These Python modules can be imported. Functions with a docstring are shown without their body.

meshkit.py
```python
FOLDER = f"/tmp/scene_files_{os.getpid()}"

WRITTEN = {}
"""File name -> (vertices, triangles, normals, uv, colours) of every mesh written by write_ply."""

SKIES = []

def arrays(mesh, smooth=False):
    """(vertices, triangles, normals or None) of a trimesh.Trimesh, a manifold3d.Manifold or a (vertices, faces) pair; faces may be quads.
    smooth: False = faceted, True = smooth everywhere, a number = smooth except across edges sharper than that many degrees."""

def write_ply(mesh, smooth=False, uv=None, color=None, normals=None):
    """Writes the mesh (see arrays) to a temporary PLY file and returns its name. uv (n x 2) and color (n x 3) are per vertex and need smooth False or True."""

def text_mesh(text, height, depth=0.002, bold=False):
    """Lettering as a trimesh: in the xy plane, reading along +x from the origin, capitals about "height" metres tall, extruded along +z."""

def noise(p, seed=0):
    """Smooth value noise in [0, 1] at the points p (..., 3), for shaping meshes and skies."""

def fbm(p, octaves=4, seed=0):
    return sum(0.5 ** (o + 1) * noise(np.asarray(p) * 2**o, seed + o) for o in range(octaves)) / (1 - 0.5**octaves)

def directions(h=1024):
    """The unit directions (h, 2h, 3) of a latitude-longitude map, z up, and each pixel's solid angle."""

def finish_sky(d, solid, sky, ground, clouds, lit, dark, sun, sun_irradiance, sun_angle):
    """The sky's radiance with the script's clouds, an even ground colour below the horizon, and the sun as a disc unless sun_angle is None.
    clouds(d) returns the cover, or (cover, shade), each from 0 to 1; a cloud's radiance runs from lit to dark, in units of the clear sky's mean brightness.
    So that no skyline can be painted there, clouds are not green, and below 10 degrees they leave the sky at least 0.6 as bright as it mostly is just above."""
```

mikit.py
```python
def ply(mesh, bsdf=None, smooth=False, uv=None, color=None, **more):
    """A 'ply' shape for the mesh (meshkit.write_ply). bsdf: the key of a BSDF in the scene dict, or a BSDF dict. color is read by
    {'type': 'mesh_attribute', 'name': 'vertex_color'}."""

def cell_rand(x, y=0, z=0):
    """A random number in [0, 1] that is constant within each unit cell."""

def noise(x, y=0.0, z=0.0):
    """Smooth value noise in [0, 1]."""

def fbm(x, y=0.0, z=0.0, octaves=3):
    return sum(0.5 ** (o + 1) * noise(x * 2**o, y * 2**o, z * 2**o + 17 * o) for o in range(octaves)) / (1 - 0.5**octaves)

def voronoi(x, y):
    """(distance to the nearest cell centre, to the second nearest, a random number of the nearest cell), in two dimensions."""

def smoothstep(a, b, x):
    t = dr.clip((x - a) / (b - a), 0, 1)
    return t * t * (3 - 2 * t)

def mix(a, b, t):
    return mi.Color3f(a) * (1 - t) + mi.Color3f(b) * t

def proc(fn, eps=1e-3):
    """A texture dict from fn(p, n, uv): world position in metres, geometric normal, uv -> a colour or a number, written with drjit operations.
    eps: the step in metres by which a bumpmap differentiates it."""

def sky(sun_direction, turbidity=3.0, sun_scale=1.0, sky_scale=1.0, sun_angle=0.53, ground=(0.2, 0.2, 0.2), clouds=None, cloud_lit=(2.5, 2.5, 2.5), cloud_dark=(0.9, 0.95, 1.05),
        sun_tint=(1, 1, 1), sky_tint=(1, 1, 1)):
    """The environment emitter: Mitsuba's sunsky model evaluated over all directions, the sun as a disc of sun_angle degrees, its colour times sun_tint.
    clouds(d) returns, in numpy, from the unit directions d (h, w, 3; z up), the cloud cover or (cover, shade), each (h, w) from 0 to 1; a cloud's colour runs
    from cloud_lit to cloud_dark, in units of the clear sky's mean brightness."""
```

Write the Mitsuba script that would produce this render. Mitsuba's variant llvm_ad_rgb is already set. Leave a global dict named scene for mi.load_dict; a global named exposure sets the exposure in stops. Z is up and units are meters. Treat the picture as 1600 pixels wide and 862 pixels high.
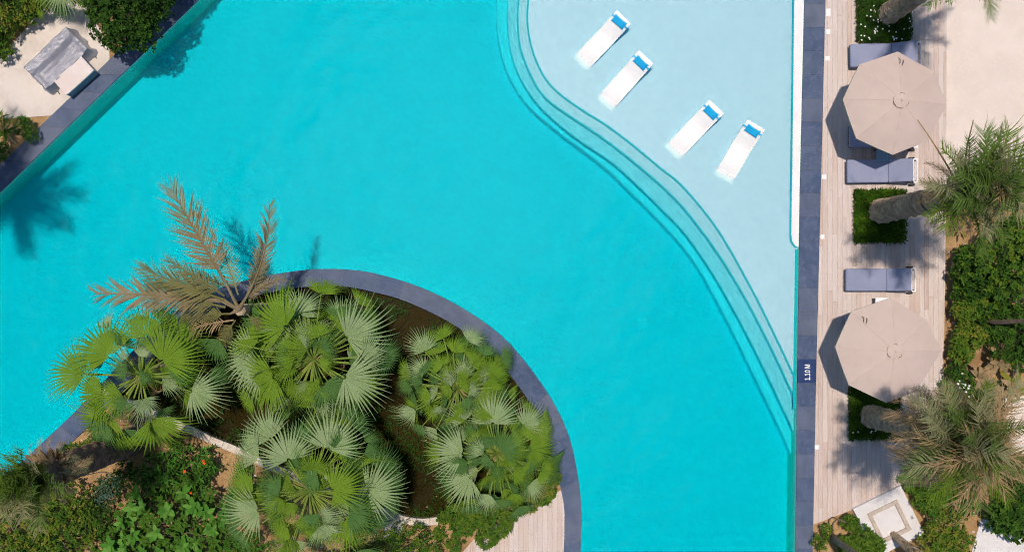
import math, random
import numpy as np, trimesh, mitsuba as mi, mikit
import drjit as dr
import shapely
from shapely.geometry import Polygon, LineString, Point, MultiPolygon, box as sbox
from shapely.ops import unary_union
import meshkit
from mikit import noise, fbm, smoothstep, mix, cell_rand, voronoi
T = mi.ScalarTransform4f
scene, labels = {}, {}

# ------------------------------------------------------------------ camera, sky, exposure
H, PX = 36.0, 53.0                      # flight height, plan units (photo pixels) per metre on the ground
NX, NY = 770.0, 475.0                   # the point straight below the drone
CX, CY = (NX - 800) / PX, (431 - NY) / PX
scene['camera'] = dict(type='perspective', fov=2 * math.degrees(math.atan(800 / PX / H)), fov_axis='x',
                       principal_point_offset_x=(800 - NX) / 1600, principal_point_offset_y=(431 - NY) / 862,
                       to_world=T().look_at([CX, CY, H], [CX, CY, 0], [0, 1, 0]), near_clip=0.5, far_clip=2000.0)
SUN = (-0.06, 0.10, 1.0)
scene['sky'] = mikit.sky(SUN, turbidity=3, ground=(0.3, 0.28, 0.25), sun_tint=(0.96, 0.99, 1.08), sun_angle=1.2)
exposure = 1.3


def G(px, py, z=0.0):
    """plan position (photo pixels on a survey grid, as seen from the drone) of a point at height z"""
    s = 1 - z / H
    return np.array([CX + ((px - 800) / PX - CX) * s, CY + ((431 - py) / PX - CY) * s, z])


def poly(pts, z=0.0):
    return Polygon([G(x, y, z)[:2] for x, y in pts]).buffer(0)


# ------------------------------------------------------------------ scene entry helpers
def key(name):
    if name not in scene and name not in labels:
        return name
    i = 1
    while f'{name}_{i:03d}' in scene or f'{name}_{i:03d}' in labels:
        i += 1
    return f'{name}_{i:03d}'


COUNT = {}


def child(parent, name):
    k = f'{parent}__{name}'
    n = COUNT.get(k, 0)
    COUNT[k] = n + 1
    return k if n == 0 else f'{k}_{n:03d}'


def thing(name, label, cat, group=None):
    k = key(name)
    labels[k] = dict(label=label, category=cat)
    if group:
        labels[k]['group'] = group
    return k


def struct(name, mesh, m, smooth=False, **kw):
    k = key(name)
    labels[k] = dict(kind='structure')
    scene[k] = mikit.ply(mesh, m, smooth, **kw)
    return k


def part(parent, name, mesh, m, smooth=False, **kw):
    k = child(parent, name)
    scene[k] = mikit.ply(mesh, m, smooth, **kw)
    return k


def put(parent, name, plyd, M):
    k = child(parent, name)
    scene[k] = {**plyd, 'to_world': T(np.asarray(M, float))}
    return k


def geoms(p):
    return [g for g in getattr(p, 'geoms', [p]) if g.geom_type == 'Polygon' and g.area > 1e-5]


def slab(p, z0, z1):
    ms = []
    for g in geoms(p):
        m = trimesh.creation.extrude_polygon(g, z1 - z0, engine='earcut')
        m.apply_translation([0, 0, z0])
        ms.append(m)
    return trimesh.util.concatenate(ms)


def sheet(p, z):
    vs, fs, n = [], [], 0
    for g in geoms(p):
        v, f = trimesh.creation.triangulate_polygon(g, engine='earcut')
        v = np.c_[v, np.full(len(v), z)]
        a, b, c = v[f[:, 0]], v[f[:, 1]], v[f[:, 2]]
        neg = np.cross(b - a, c - a)[:, 2] < 0
        f[neg] = f[neg][:, ::-1]
        vs.append(v); fs.append(f + n); n += len(v)
    return trimesh.Trimesh(np.vstack(vs), np.vstack(fs), process=False)


def cat(ms):
    return trimesh.util.concatenate(ms)


def bx(cx, cy, cz, sx, sy, sz):
    m = trimesh.creation.box([sx, sy, sz]); m.apply_translation([cx, cy, cz]); return m


def rbox(cx, cy, cz, sx, sy, sz, r=0.03, seg=3):
    """box with rounded edges"""
    import manifold3d as mf
    r = min(r, sx / 2.05, sy / 2.05, sz / 2.05)
    s = mf.Manifold.sphere(r, 4 * seg)
    ms = [s.translate((a * (sx / 2 - r), b * (sy / 2 - r), c * (sz / 2 - r))) for a in (-1, 1) for b in (-1, 1) for c in (-1, 1)]
    m = mf.Manifold.batch_hull(ms).to_mesh()
    t = trimesh.Trimesh(np.array(m.vert_properties[:, :3]), np.array(m.tri_verts), process=False)
    t.apply_translation([cx, cy, cz])
    return t


def frame_from(d, up=(0, 0, 1.0)):
    x = np.asarray(d, float); x = x / np.linalg.norm(x)
    up = np.asarray(up, float)
    y = np.cross(up, x)
    if np.linalg.norm(y) < 1e-4:
        y = np.cross([0, 1.0, 0], x)
    y /= np.linalg.norm(y)
    return x, y, np.cross(x, y)


def mat4(o, x, y, z, s=1.0):
    M = np.eye(4)
    M[:3, 0], M[:3, 1], M[:3, 2], M[:3, 3] = np.asarray(x) * s, np.asarray(y) * s, np.asarray(z) * s, o
    return M


def tube(pts, rad, n=8, cap=True):
    pts = np.asarray(pts, float)
    rad = np.broadcast_to(np.asarray(rad, float), len(pts))
    tan = np.gradient(pts, axis=0)
    ref = np.array([0, 0, 1.0]) if abs(tan[0][2]) / (np.linalg.norm(tan[0]) + 1e-12) < 0.9 else np.array([1.0, 0, 0])
    vs = []
    a = np.arange(n) * 2 * np.pi / n
    for p, t, r in zip(pts, tan, rad):
        t = t / (np.linalg.norm(t) + 1e-12)
        u = np.cross(ref, t); u /= np.linalg.norm(u) + 1e-12
        w = np.cross(t, u)
        vs.append(p + r * (np.cos(a)[:, None] * u + np.sin(a)[:, None] * w))
    v = np.vstack(vs)
    f = []
    for i in range(len(pts) - 1):
        for j in range(n):
            p0, p1, q0, q1 = i * n + j, i * n + (j + 1) % n, (i + 1) * n + j, (i + 1) * n + (j + 1) % n
            f += [[p0, p1, q1], [p0, q1, q0]]
    if cap:
        b = len(v)
        v = np.vstack([v, pts[0], pts[-1]])
        for j in range(n):
            f += [[b, (j + 1) % n, j], [b + 1, (len(pts) - 1) * n + j, (len(pts) - 1) * n + (j + 1) % n]]
    return trimesh.Trimesh(v, np.array(f), process=False)


def bezier(a, b, c, n=8):
    t = np.linspace(0, 1, n)[:, None]
    return (1 - t) ** 2 * np.asarray(a) + 2 * t * (1 - t) * np.asarray(b) + t ** 2 * np.asarray(c)


def catmull(pts, n=8):
    pts = np.asarray(pts, float)
    P = np.vstack([2 * pts[0] - pts[1], pts, 2 * pts[-1] - pts[-2]])
    out = []
    for i in range(1, len(P) - 2):
        p0, p1, p2, p3 = P[i - 1:i + 3]
        for t in np.linspace(0, 1, n, endpoint=False):
            out.append(0.5 * (2 * p1 + (p2 - p0) * t + (2 * p0 - 5 * p1 + 4 * p2 - p3) * t ** 2 + (3 * p1 - p0 - 3 * p2 + p3) * t ** 3))
    out.append(pts[-1])
    return np.array(out)


def resample(pts, n):
    pts = np.asarray(pts, float)
    s = np.r_[0, np.cumsum(np.linalg.norm(np.diff(pts, axis=0), axis=1))]
    q = np.linspace(0, s[-1], n)
    return np.c_[[np.interp(q, s, pts[:, k]) for k in range(pts.shape[1])]].T


# ------------------------------------------------------------------ materials
def rgb(*c):
    return dict(type='rgb', value=list(map(float, c)))


def mat(name, fn, rough=0.7, spec=0.5, bump=None, eps=2e-3, **kw):
    b = dict(type='principled', base_color=mikit.proc(fn) if callable(fn) else rgb(*fn), roughness=rough, specular=spec, **kw)
    if bump is not None:
        b = dict(type='bumpmap', tex=mikit.proc(bump, eps), scale=1.0, nested=b)
    scene['mat_' + name] = dict(type='twosided', nested=b)
    return 'mat_' + name


def leafmat(name, a, b, rough=0.42, spec=0.5, trans=0.5, f=9.0):
    def fn(p, n, uv):
        return mix(a, b, fbm(p.x * f, p.y * f, p.z * f))
    scene['mat_' + name] = dict(type='principledthin', base_color=mikit.proc(fn), roughness=rough, eta=1.5, diff_trans=trans, spec_trans=0.0)
    return 'mat_' + name


def mix_noise(a, b, f=3.0, c=None, g=18.0, sx=1.0, sy=1.0):
    def fn(p, n, uv):
        wx = p.x * 0.8 + p.y * 0.6 + 0.35 / f * noise(p.x * f * 1.7, p.y * f * 1.7, 3.3)      # turned and bent, so that no lattice shows
        wy = p.y * 0.8 - p.x * 0.6 + 0.35 / f * noise(p.x * f * 1.7 + 9, p.y * f * 1.7, 7.1)
        k = mix(a, b, smoothstep(0.2, 0.8, fbm(wx * f * sx, wy * f * sy, p.z * f, 5)))
        if c is not None:
            k = mix(k, c, 0.6 * smoothstep(0.45, 0.85, fbm(wx * g * sx, wy * g * sy, p.z * g, 3)))
        return k
    return fn


M_SOIL = mat('soil', mix_noise((0.42, 0.27, 0.13), (0.25, 0.145, 0.07), 1.3, (0.50, 0.35, 0.19), 7.0), 0.95, 0.2,
             bump=lambda p, n, uv: 0.03 * fbm(p.x * 9, p.y * 9) + 0.006 * noise(p.x * 60, p.y * 60))


def sand_bump(p, n, uv):
    d, e, r = voronoi(p.x * 2.6, p.y * 2.6)
    return 0.028 * smoothstep(0.05, 0.6, d) + 0.04 * fbm(p.x * 5, p.y * 5) + 0.004 * noise(p.x * 45, p.y * 45)


M_SAND = mat('sand', mix_noise((0.72, 0.635, 0.575), (0.67, 0.585, 0.525), 2.0, (0.74, 0.66, 0.60), 14.0), 0.95, 0.15, bump=sand_bump, eps=6e-3)
M_PAVE = mat('pale_paving', mix_noise((0.66, 0.60, 0.55), (0.58, 0.52, 0.47), 1.7, (0.68, 0.62, 0.57), 9.0), 0.85, 0.3,
             bump=lambda p, n, uv: 0.004 * fbm(p.x * 14, p.y * 14))
M_WHITEPAVE = mat('white_paving', mix_noise((0.66, 0.65, 0.66), (0.60, 0.585, 0.58), 3.0), 0.7, 0.4)
M_TILES = []
for i, (k, tint) in enumerate([((0.070, 0.100, 0.172), (0.102, 0.134, 0.208)), ((0.084, 0.112, 0.178), (0.114, 0.142, 0.212)),
                               ((0.056, 0.086, 0.160), (0.086, 0.118, 0.198)), ((0.094, 0.118, 0.178), (0.130, 0.154, 0.214))]):
    M_TILES.append(mat(f'coping_stone_{i}', mix_noise(k, tint, 2.5, (0.12, 0.145, 0.245), 11.0), 0.8, 0.15,
                       bump=lambda p, n, uv: 0.001 * fbm(p.x * 30, p.y * 30)))
M_TILE_MARK = mat('marker_tile', mix_noise((0.022, 0.045, 0.130), (0.032, 0.058, 0.155), 5.0), 0.9, 0.1)
M_GROUT = mat('grout', mix_noise((0.10, 0.105, 0.13), (0.07, 0.075, 0.10), 9.0), 0.9, 0.2)
M_WOOD = []
for i, (a, b) in enumerate([((0.57, 0.475, 0.43), (0.51, 0.405, 0.36)), ((0.59, 0.51, 0.475), (0.54, 0.455, 0.415)),
                            ((0.55, 0.45, 0.40), (0.48, 0.375, 0.325)), ((0.61, 0.535, 0.505), (0.57, 0.485, 0.45)),
                            ((0.56, 0.45, 0.39), (0.50, 0.385, 0.325))]):
    def wood(p, n, uv, a=a, b=b, i=i):
        g = fbm(p.x * 55 + 13 * i, p.y * 2.2, 3.0)
        w = noise(p.x * 2.0, p.y * 1.1, 5.0 + i)
        return mix(mix(a, b, smoothstep(0.2, 0.85, g)), (0.61, 0.53, 0.48), 0.55 * smoothstep(0.4, 0.9, w))
    M_WOOD.append(mat(f'deck_board_{i}', wood, 0.75, 0.3))
M_WOODBASE = mat('deck_substructure', (0.26, 0.19, 0.16), 0.9, 0.2)
M_STONE = mat('kerb_stone', mix_noise((0.66, 0.59, 0.51), (0.50, 0.43, 0.36), 5.0, (0.70, 0.65, 0.59), 12.0), 0.85, 0.3,
              bump=lambda p, n, uv: 0.006 * fbm(p.x * 22, p.y * 22, p.z * 22))
M_RIM = mat('beige_rim', mix_noise((0.50, 0.43, 0.37), (0.42, 0.35, 0.29), 4.0, (0.56, 0.49, 0.43), 12.0), 0.85, 0.3)
M_GREYSTONE = mat('grey_stone', mix_noise((0.34, 0.33, 0.36), (0.22, 0.21, 0.23), 6.0), 0.85, 0.3)


def pooltile(a, b, grid):
    def fn(p, n, uv):
        cx, cy = p.x / grid, p.y / grid
        r = cell_rand(dr.floor(cx), dr.floor(cy))
        fx, fy = dr.abs(cx - dr.floor(cx) - 0.5), dr.abs(cy - dr.floor(cy) - 0.5)
        joint = smoothstep(0.43, 0.48, dr.maximum(fx, fy))
        big = fbm(p.x * 0.35, p.y * 0.35)
        return mix(mix(a, b, 0.25 * r + 0.75 * big), (0.58, 0.60, 0.62), 0.18 * joint * (grid > 0.03))
    return fn


M_POOL = mat('pool_mosaic', pooltile((0.58, 0.75, 0.82), (0.63, 0.79, 0.86), 0.05), 0.5, 0.4)
M_SHELF = mat('shelf_mosaic', pooltile((0.53, 0.50, 0.595), (0.575, 0.535, 0.63), 0.05), 0.5, 0.4)
M_STEP = mat('step_mosaic', pooltile((0.52, 0.46, 0.54), (0.58, 0.51, 0.59), 0.05), 0.5, 0.3)
M_POOLWALL = mat('pool_wall_mosaic', pooltile((0.34, 0.62, 0.44), (0.42, 0.70, 0.52), 0.05), 0.5, 0.4)
M_NOSING = mat('nosing_mosaic', pooltile((0.006, 0.36, 0.41), (0.010, 0.42, 0.47), 0.025), 0.9, 0.05)
M_LEDGE = mat('ledge_white', mix_noise((0.76, 0.76, 0.78), (0.70, 0.70, 0.73), 5.0), 0.6, 0.4)
M_POND = mat('pond_mud', mix_noise((0.036, 0.028, 0.005), (0.012, 0.013, 0.004), 0.9, (0.032, 0.032, 0.008), 3.0), 0.9, 0.3,
             bump=lambda p, n, uv: 0.02 * fbm(p.x * 6, p.y * 6))

# water: a rippled reflecting skin over a body that swallows red
scene['pool_medium'] = dict(type='homogeneous', albedo=rgb(0.0, 0.52, 0.60), sigma_t=rgb(1.0, 0.062, 0.034), scale=3.2)
scene['pond_medium'] = dict(type='homogeneous', albedo=rgb(0.0, 0.0, 0.0), sigma_t=rgb(0.28, 0.40, 1.0), scale=2.5)


def ripple(p, n, uv):
    calm = smoothstep(0.35, 0.75, fbm(p.x * 0.22 + 3.1, p.y * 0.22 + 1.7))
    u, v = p.x * 0.8 + p.y * 0.6, p.y * 0.8 - p.x * 0.6
    w = 0.030 * noise(u * 0.9, v * 1.3) + 0.012 * noise(u * 2.6, v * 3.4) + 0.0045 * noise(p.x * 5.5, p.y * 6.5)
    return w * (0.25 + 1.2 * calm) + 0.0035 * calm * noise(u * 9, v * 11)


scene['mat_water'] = dict(type='blendbsdf', weight=0.0004, a=dict(type='null'),
                          b=dict(type='twosided', c=dict(type='bumpmap', tex=mikit.proc(ripple, 4e-3), scale=1.0, nested=dict(type='roughconductor', alpha=0.09))))

M_FABRIC_A = mat('lounger_fabric', mix_noise((0.235, 0.262, 0.385), (0.275, 0.30, 0.42), 2.5, (0.25, 0.275, 0.40), 7.0), 0.9, 0.2, sheen=0.3,
                 bump=lambda p, n, uv: 0.003 * fbm(p.x * 9, p.y * 9, p.z * 9))
M_WHITE = mat('white_metal', (0.78, 0.78, 0.79), 0.4, 0.5)
M_FRAME = mat('dark_frame', (0.07, 0.05, 0.055), 0.5, 0.4)
M_RUBBER = mat('rubber', (0.018, 0.018, 0.02), 0.6, 0.4)
M_CANOPY = mat('canopy_cloth', mix_noise((0.53, 0.43, 0.385), (0.56, 0.46, 0.415), 1.6, (0.52, 0.42, 0.375), 5.0), 0.95, 0.15,
               bump=lambda p, n, uv: 0.004 * fbm(p.x * 5, p.y * 5, p.z * 5))
M_CANOPY2 = mat('canopy_trim', (0.30, 0.29, 0.17), 0.8, 0.2)
M_SEAM = mat('canopy_seam', (0.51, 0.41, 0.365), 0.95, 0.1)
M_SHELL = mat('white_shell', (0.83, 0.83, 0.83), 0.4, 0.4)
M_BLUE = mat('blue_pillow', mix_noise((0.010, 0.34, 0.66), (0.015, 0.40, 0.74), 6.0), 0.8, 0.2, bump=lambda p, n, uv: 0.006 * fbm(p.x * 12, p.y * 12, p.z * 12))
M_TARP = mat('grey_cover', mix_noise((0.36, 0.365, 0.42), (0.30, 0.305, 0.36), 2.2, (0.42, 0.42, 0.47), 6.0), 0.45, 0.5,
             bump=lambda p, n, uv: 0.02 * fbm(p.x * 6 + p.y * 3, p.y * 7, p.z * 6))
M_CLOTH = mat('pale_cloth', mix_noise((0.66, 0.56, 0.52), (0.72, 0.66, 0.65), 2.6), 0.75, 0.3, bump=lambda p, n, uv: 0.012 * fbm(p.x * 7, p.y * 7, p.z * 7))
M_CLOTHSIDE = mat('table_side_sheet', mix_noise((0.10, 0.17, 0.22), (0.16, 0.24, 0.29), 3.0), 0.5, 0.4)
M_TABLE = mat('slate_table', mix_noise((0.15, 0.26, 0.36), (0.18, 0.30, 0.41), 4.0), 0.6, 0.4)
M_TRUNK = mat('palm_trunk', mix_noise((0.42, 0.325, 0.225), (0.22, 0.16, 0.11), 5.0, (0.52, 0.42, 0.31), 17.0), 0.95, 0.15,
              bump=lambda p, n, uv: 0.015 * fbm(p.x * 26, p.y * 26, p.z * 26))
M_TRUNKDARK = mat('dark_palm_trunk', mix_noise((0.19, 0.135, 0.09), (0.09, 0.06, 0.04), 5.0, (0.26, 0.19, 0.13), 17.0), 0.95, 0.15,
                  bump=lambda p, n, uv: 0.015 * fbm(p.x * 26, p.y * 26, p.z * 26))
M_BARK = mat('bark', mix_noise((0.20, 0.15, 0.11), (0.10, 0.075, 0.055), 8.0), 0.95, 0.15)
M_BLACK = mat('black_metal', (0.025, 0.025, 0.03), 0.45, 0.5)
M_FLOWER = mat('white_petal', (0.78, 0.76, 0.74), 0.8, 0.2)
M_ORANGE = mat('orange_petal', (0.70, 0.10, 0.02), 0.8, 0.2)
M_LAMPGLASS = mat('lamp_plate', (0.75, 0.75, 0.76), 0.3, 0.5)

L_FAN = leafmat('fan_green', (0.13, 0.245, 0.020), (0.20, 0.325, 0.040), 0.30, trans=0.5, f=3)
L_FAN2 = leafmat('fan_grey_green', (0.22, 0.33, 0.13), (0.34, 0.43, 0.23), 0.28, trans=0.4, f=3)
L_FAN3 = leafmat('fan_blue_green', (0.07, 0.165, 0.04), (0.11, 0.22, 0.065), 0.32, trans=0.45, f=3)
L_PET = leafmat('petiole', (0.17, 0.27, 0.045), (0.27, 0.35, 0.08), 0.45, trans=0.2)
L_DRY = leafmat('dry_leaf', (0.48, 0.35, 0.20), (0.33, 0.225, 0.12), 0.6, trans=0.5)
L_DRYPINK = leafmat('withered_frond', (0.40, 0.30, 0.205), (0.20, 0.175, 0.07), 0.6, trans=0.5, f=2.2)
L_OLIVE = leafmat('olive_frond', (0.15, 0.16, 0.055), (0.26, 0.23, 0.10), 0.5, trans=0.45, f=2.5)
L_FEATHER = leafmat('feather_green', (0.09, 0.17, 0.035), (0.14, 0.22, 0.05), 0.42, trans=0.45)
L_FEATHERGREY = leafmat('feather_grey', (0.22, 0.24, 0.12), (0.31, 0.31, 0.17), 0.45, trans=0.4)
L_DARK = leafmat('bush_dark', (0.024, 0.065, 0.012), (0.042, 0.095, 0.018), 0.42, trans=0.35)
L_MID = leafmat('bush_mid', (0.055, 0.135, 0.018), (0.085, 0.18, 0.026), 0.40, trans=0.45)
L_LIGHT = leafmat('bush_light', (0.10, 0.185, 0.02), (0.15, 0.23, 0.03), 0.42, trans=0.5)
L_YELLOW = leafmat('bush_yellow', (0.19, 0.21, 0.03), (0.26, 0.26, 0.05), 0.45, trans=0.5)
L_BIG = leafmat('broad_leaf', (0.06, 0.20, 0.026), (0.10, 0.26, 0.04), 0.27, trans=0.45)
L_BIG2 = leafmat('broad_leaf_pale', (0.11, 0.28, 0.045), (0.16, 0.34, 0.065), 0.25, trans=0.45)
L_GRASS = leafmat('clipped_green', (0.045, 0.115, 0.008), (0.085, 0.175, 0.014), 0.5, trans=0.45)
L_GRASS2 = leafmat('clipped_dark', (0.025, 0.075, 0.006), (0.045, 0.105, 0.010), 0.5, trans=0.4)
L_BLUISH = leafmat('bluish_leaf', (0.06, 0.125, 0.085), (0.09, 0.165, 0.115), 0.42, trans=0.4)

# ------------------------------------------------------------------ plan of the place (survey points)
Z_WATER, Z_SOIL, Z_FLOOR = -0.09, -0.06, -1.12
diag = [(-150, 446.2), (-60, 359.1), (87.7, 216), (310.8, 0), (415, -101)]
isl_out = [(-150, 898), (-60, 812), (30, 725), (72, 685), (115.6, 644), (165, 592), (215, 540), (268, 490), (335, 453), (380, 438.5), (425, 429),
           (488, 420.5), (551, 421.5), (598, 430), (660, 450), (722, 481), (779.5, 521), (824, 569), (864, 627), (890, 684), (903.6, 746), (909, 803.6), (907.5, 862), (905, 990)]
isl_in = [(-112, 905), (-30, 826), (58, 742), (100, 702), (142, 662), (190, 612), (236, 562), (288, 515), (345, 482), (390, 465), (432, 455),
          (485, 447.6), (538, 447.6), (582, 456), (632, 470), (700, 502), (757, 543), (800, 590), (836, 643), (860, 702), (876, 762), (882, 803), (881, 862), (879, 990)]
right_w = [(1261.6, -105), (1257, 0), (1250, 300), (1246, 560), (1243, 862), (1241.8, 968)]
right_d = [(1292.6, -105), (1290, 0), (1285, 200), (1280, 400), (1275, 600), (1270, 862), (1268, 968)]
isl_out_s, isl_in_s = catmull(isl_out, 6), catmull(isl_in, 6)
P_POOL = poly(diag + right_w + [(905, 990)] + [tuple(p) for p in isl_out_s[::-1]])
P_ISLE = poly([tuple(p) for p in isl_out_s] + [(-150, 990)])
P_ISLE_IN = poly([tuple(p) for p in isl_in_s] + [(-112, 990)])
diag_d = [(-180, 431), (-60, 314.5), (0, 257.5), (80, 181), (173, 93), (268, 0), (370, -101)]
diag_d = [(x, 257 - 0.958 * x) for x in (-190, -60, 0, 80, 173, 268, 372)]
P_DIAG = poly(diag + diag_d[::-1])
P_RIGHT = poly(right_w + right_d[::-1])

# pond inside the island
curb = [(150, 607), (191, 625), (245, 647.6), (291, 668.6), (333, 688), (371, 703.6), (412, 724), (443, 736.5), (500, 762), (561, 785.6), (603, 799.6), (631, 811), (662, 815), (704, 809)]
curb_s = catmull(curb, 5)
P_POND = P_ISLE_IN.intersection(poly([tuple(p) for p in curb_s] + [(760, 790), (900, 740), (900, 400), (100, 400), (100, 560)]))
P_POND = max(geoms(P_POND), key=lambda g: g.area)

# ground sheet with the basins cut out
hole = unary_union([P_POOL, P_DIAG, P_RIGHT, P_POND, P_ISLE.difference(P_ISLE_IN)]).buffer(0.004)
ground = sbox(-260, -260, 260, 260).difference(hole)
struct('ground', sheet(ground, Z_SOIL), M_SOIL)

# ------------------------------------------------------------------ pool
P_A = [(788, -100), (777, -40), (775.7, 0), (775.7, 45), (786, 97.4), (805, 139), (833, 174), (875, 209), (916.6, 240), (955, 271), (982.7, 299), (1013, 328), (1066.7, 386), (1098.7, 433), (1141, 512), (1184, 600), (1227, 690), (1246, 735)]
P_B = [(806, -100), (795, -40), (793, 0), (792, 35), (798, 83.5), (812, 122), (836.5, 160), (868, 191), (906, 221), (955, 254), (992, 287), (1026, 320), (1066.7, 362), (1108, 420), (1150, 492), (1190, 570), (1232, 658), (1246, 690)]
P_C = [(822, -100), (811, -40), (808.7, 0), (807.7, 35), (812, 76.5), (829.6, 122), (850.5, 153), (882, 177.5), (934, 212), (976, 243.6), (1017.5, 278), (1045, 303), (1072, 332), (1120, 396), (1165, 470), (1205.5, 548), (1238, 618), (1248, 642)]
P_D = [(838, -100), (827, -40), (824, 0), (822.6, 35), (829.6, 76.5), (847, 118), (871, 146), (909.6, 174), (948, 198), (989.6, 229.6), (1031, 264), (1066, 293), (1120, 360), (1173.5, 453), (1211, 528), (1244, 598), (1252, 616)]
right_top = [(1275, 700), (1275, -100)]
Z_A, Z_B, Z_C, Z_D = -0.68, -0.39, -0.245, -0.18


def region(c, z):
    cs = catmull(c, 6)
    return poly([tuple(p) for p in cs] + [(1275, cs[-1][1]), (1275, -100)], z).intersection(P_POOL.buffer(0.02))


R_A, R_B, R_C, R_D = region(P_A, Z_A), region(P_B, Z_B), region(P_C, Z_C), region(P_D, Z_D)
R_B, = [R_B.intersection(R_A)]; R_C = R_C.intersection(R_B); R_D = R_D.intersection(R_C)
struct('pool_floor', sheet(P_POOL.buffer(0.02), Z_FLOOR), M_POOL)
for r, r2, z in ((R_A, R_B, Z_A), (R_B, R_C, Z_B), (R_C, R_D, Z_C)):
    k = struct('pool_step', slab(r.difference(r2), Z_FLOOR - 0.02, z), M_POOL if z < -0.5 else M_STEP)
    line = r.boundary.difference(P_POOL.boundary.buffer(0.05)).buffer({Z_A: 0.018, Z_B: 0.03, Z_C: 0.052}[z]).intersection(r.difference(r2))
    part(k, 'nosing', slab(line, z - 0.01, z + 0.004), M_NOSING)
k = struct('tanning_shelf', slab(R_D, Z_FLOOR - 0.02, Z_D), M_SHELF)
line = R_D.boundary.difference(P_POOL.boundary.buffer(0.05)).buffer(0.055).intersection(R_D)
part(k, 'nosing', slab(line, Z_D - 0.01, Z_D + 0.004), M_NOSING)
# pool wall: one upright band round the basin
ring = np.array(P_POOL.exterior.coords)
n = len(ring)
v = np.vstack([np.c_[ring, np.full(n, Z_FLOOR - 0.01)], np.c_[ring, np.full(n, -0.03)]])
f = [[i, i + 1, n + i + 1] for i in range(n - 1)] + [[i, n + i + 1, n + i] for i in range(n - 1)]
struct('pool_wall', (v, np.array(f)), M_POOLWALL)
k = struct('pool_water', sheet(P_POOL.buffer(0.012), Z_WATER), 'mat_water', interior=dict(type='ref', id='pool_medium'))
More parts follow.
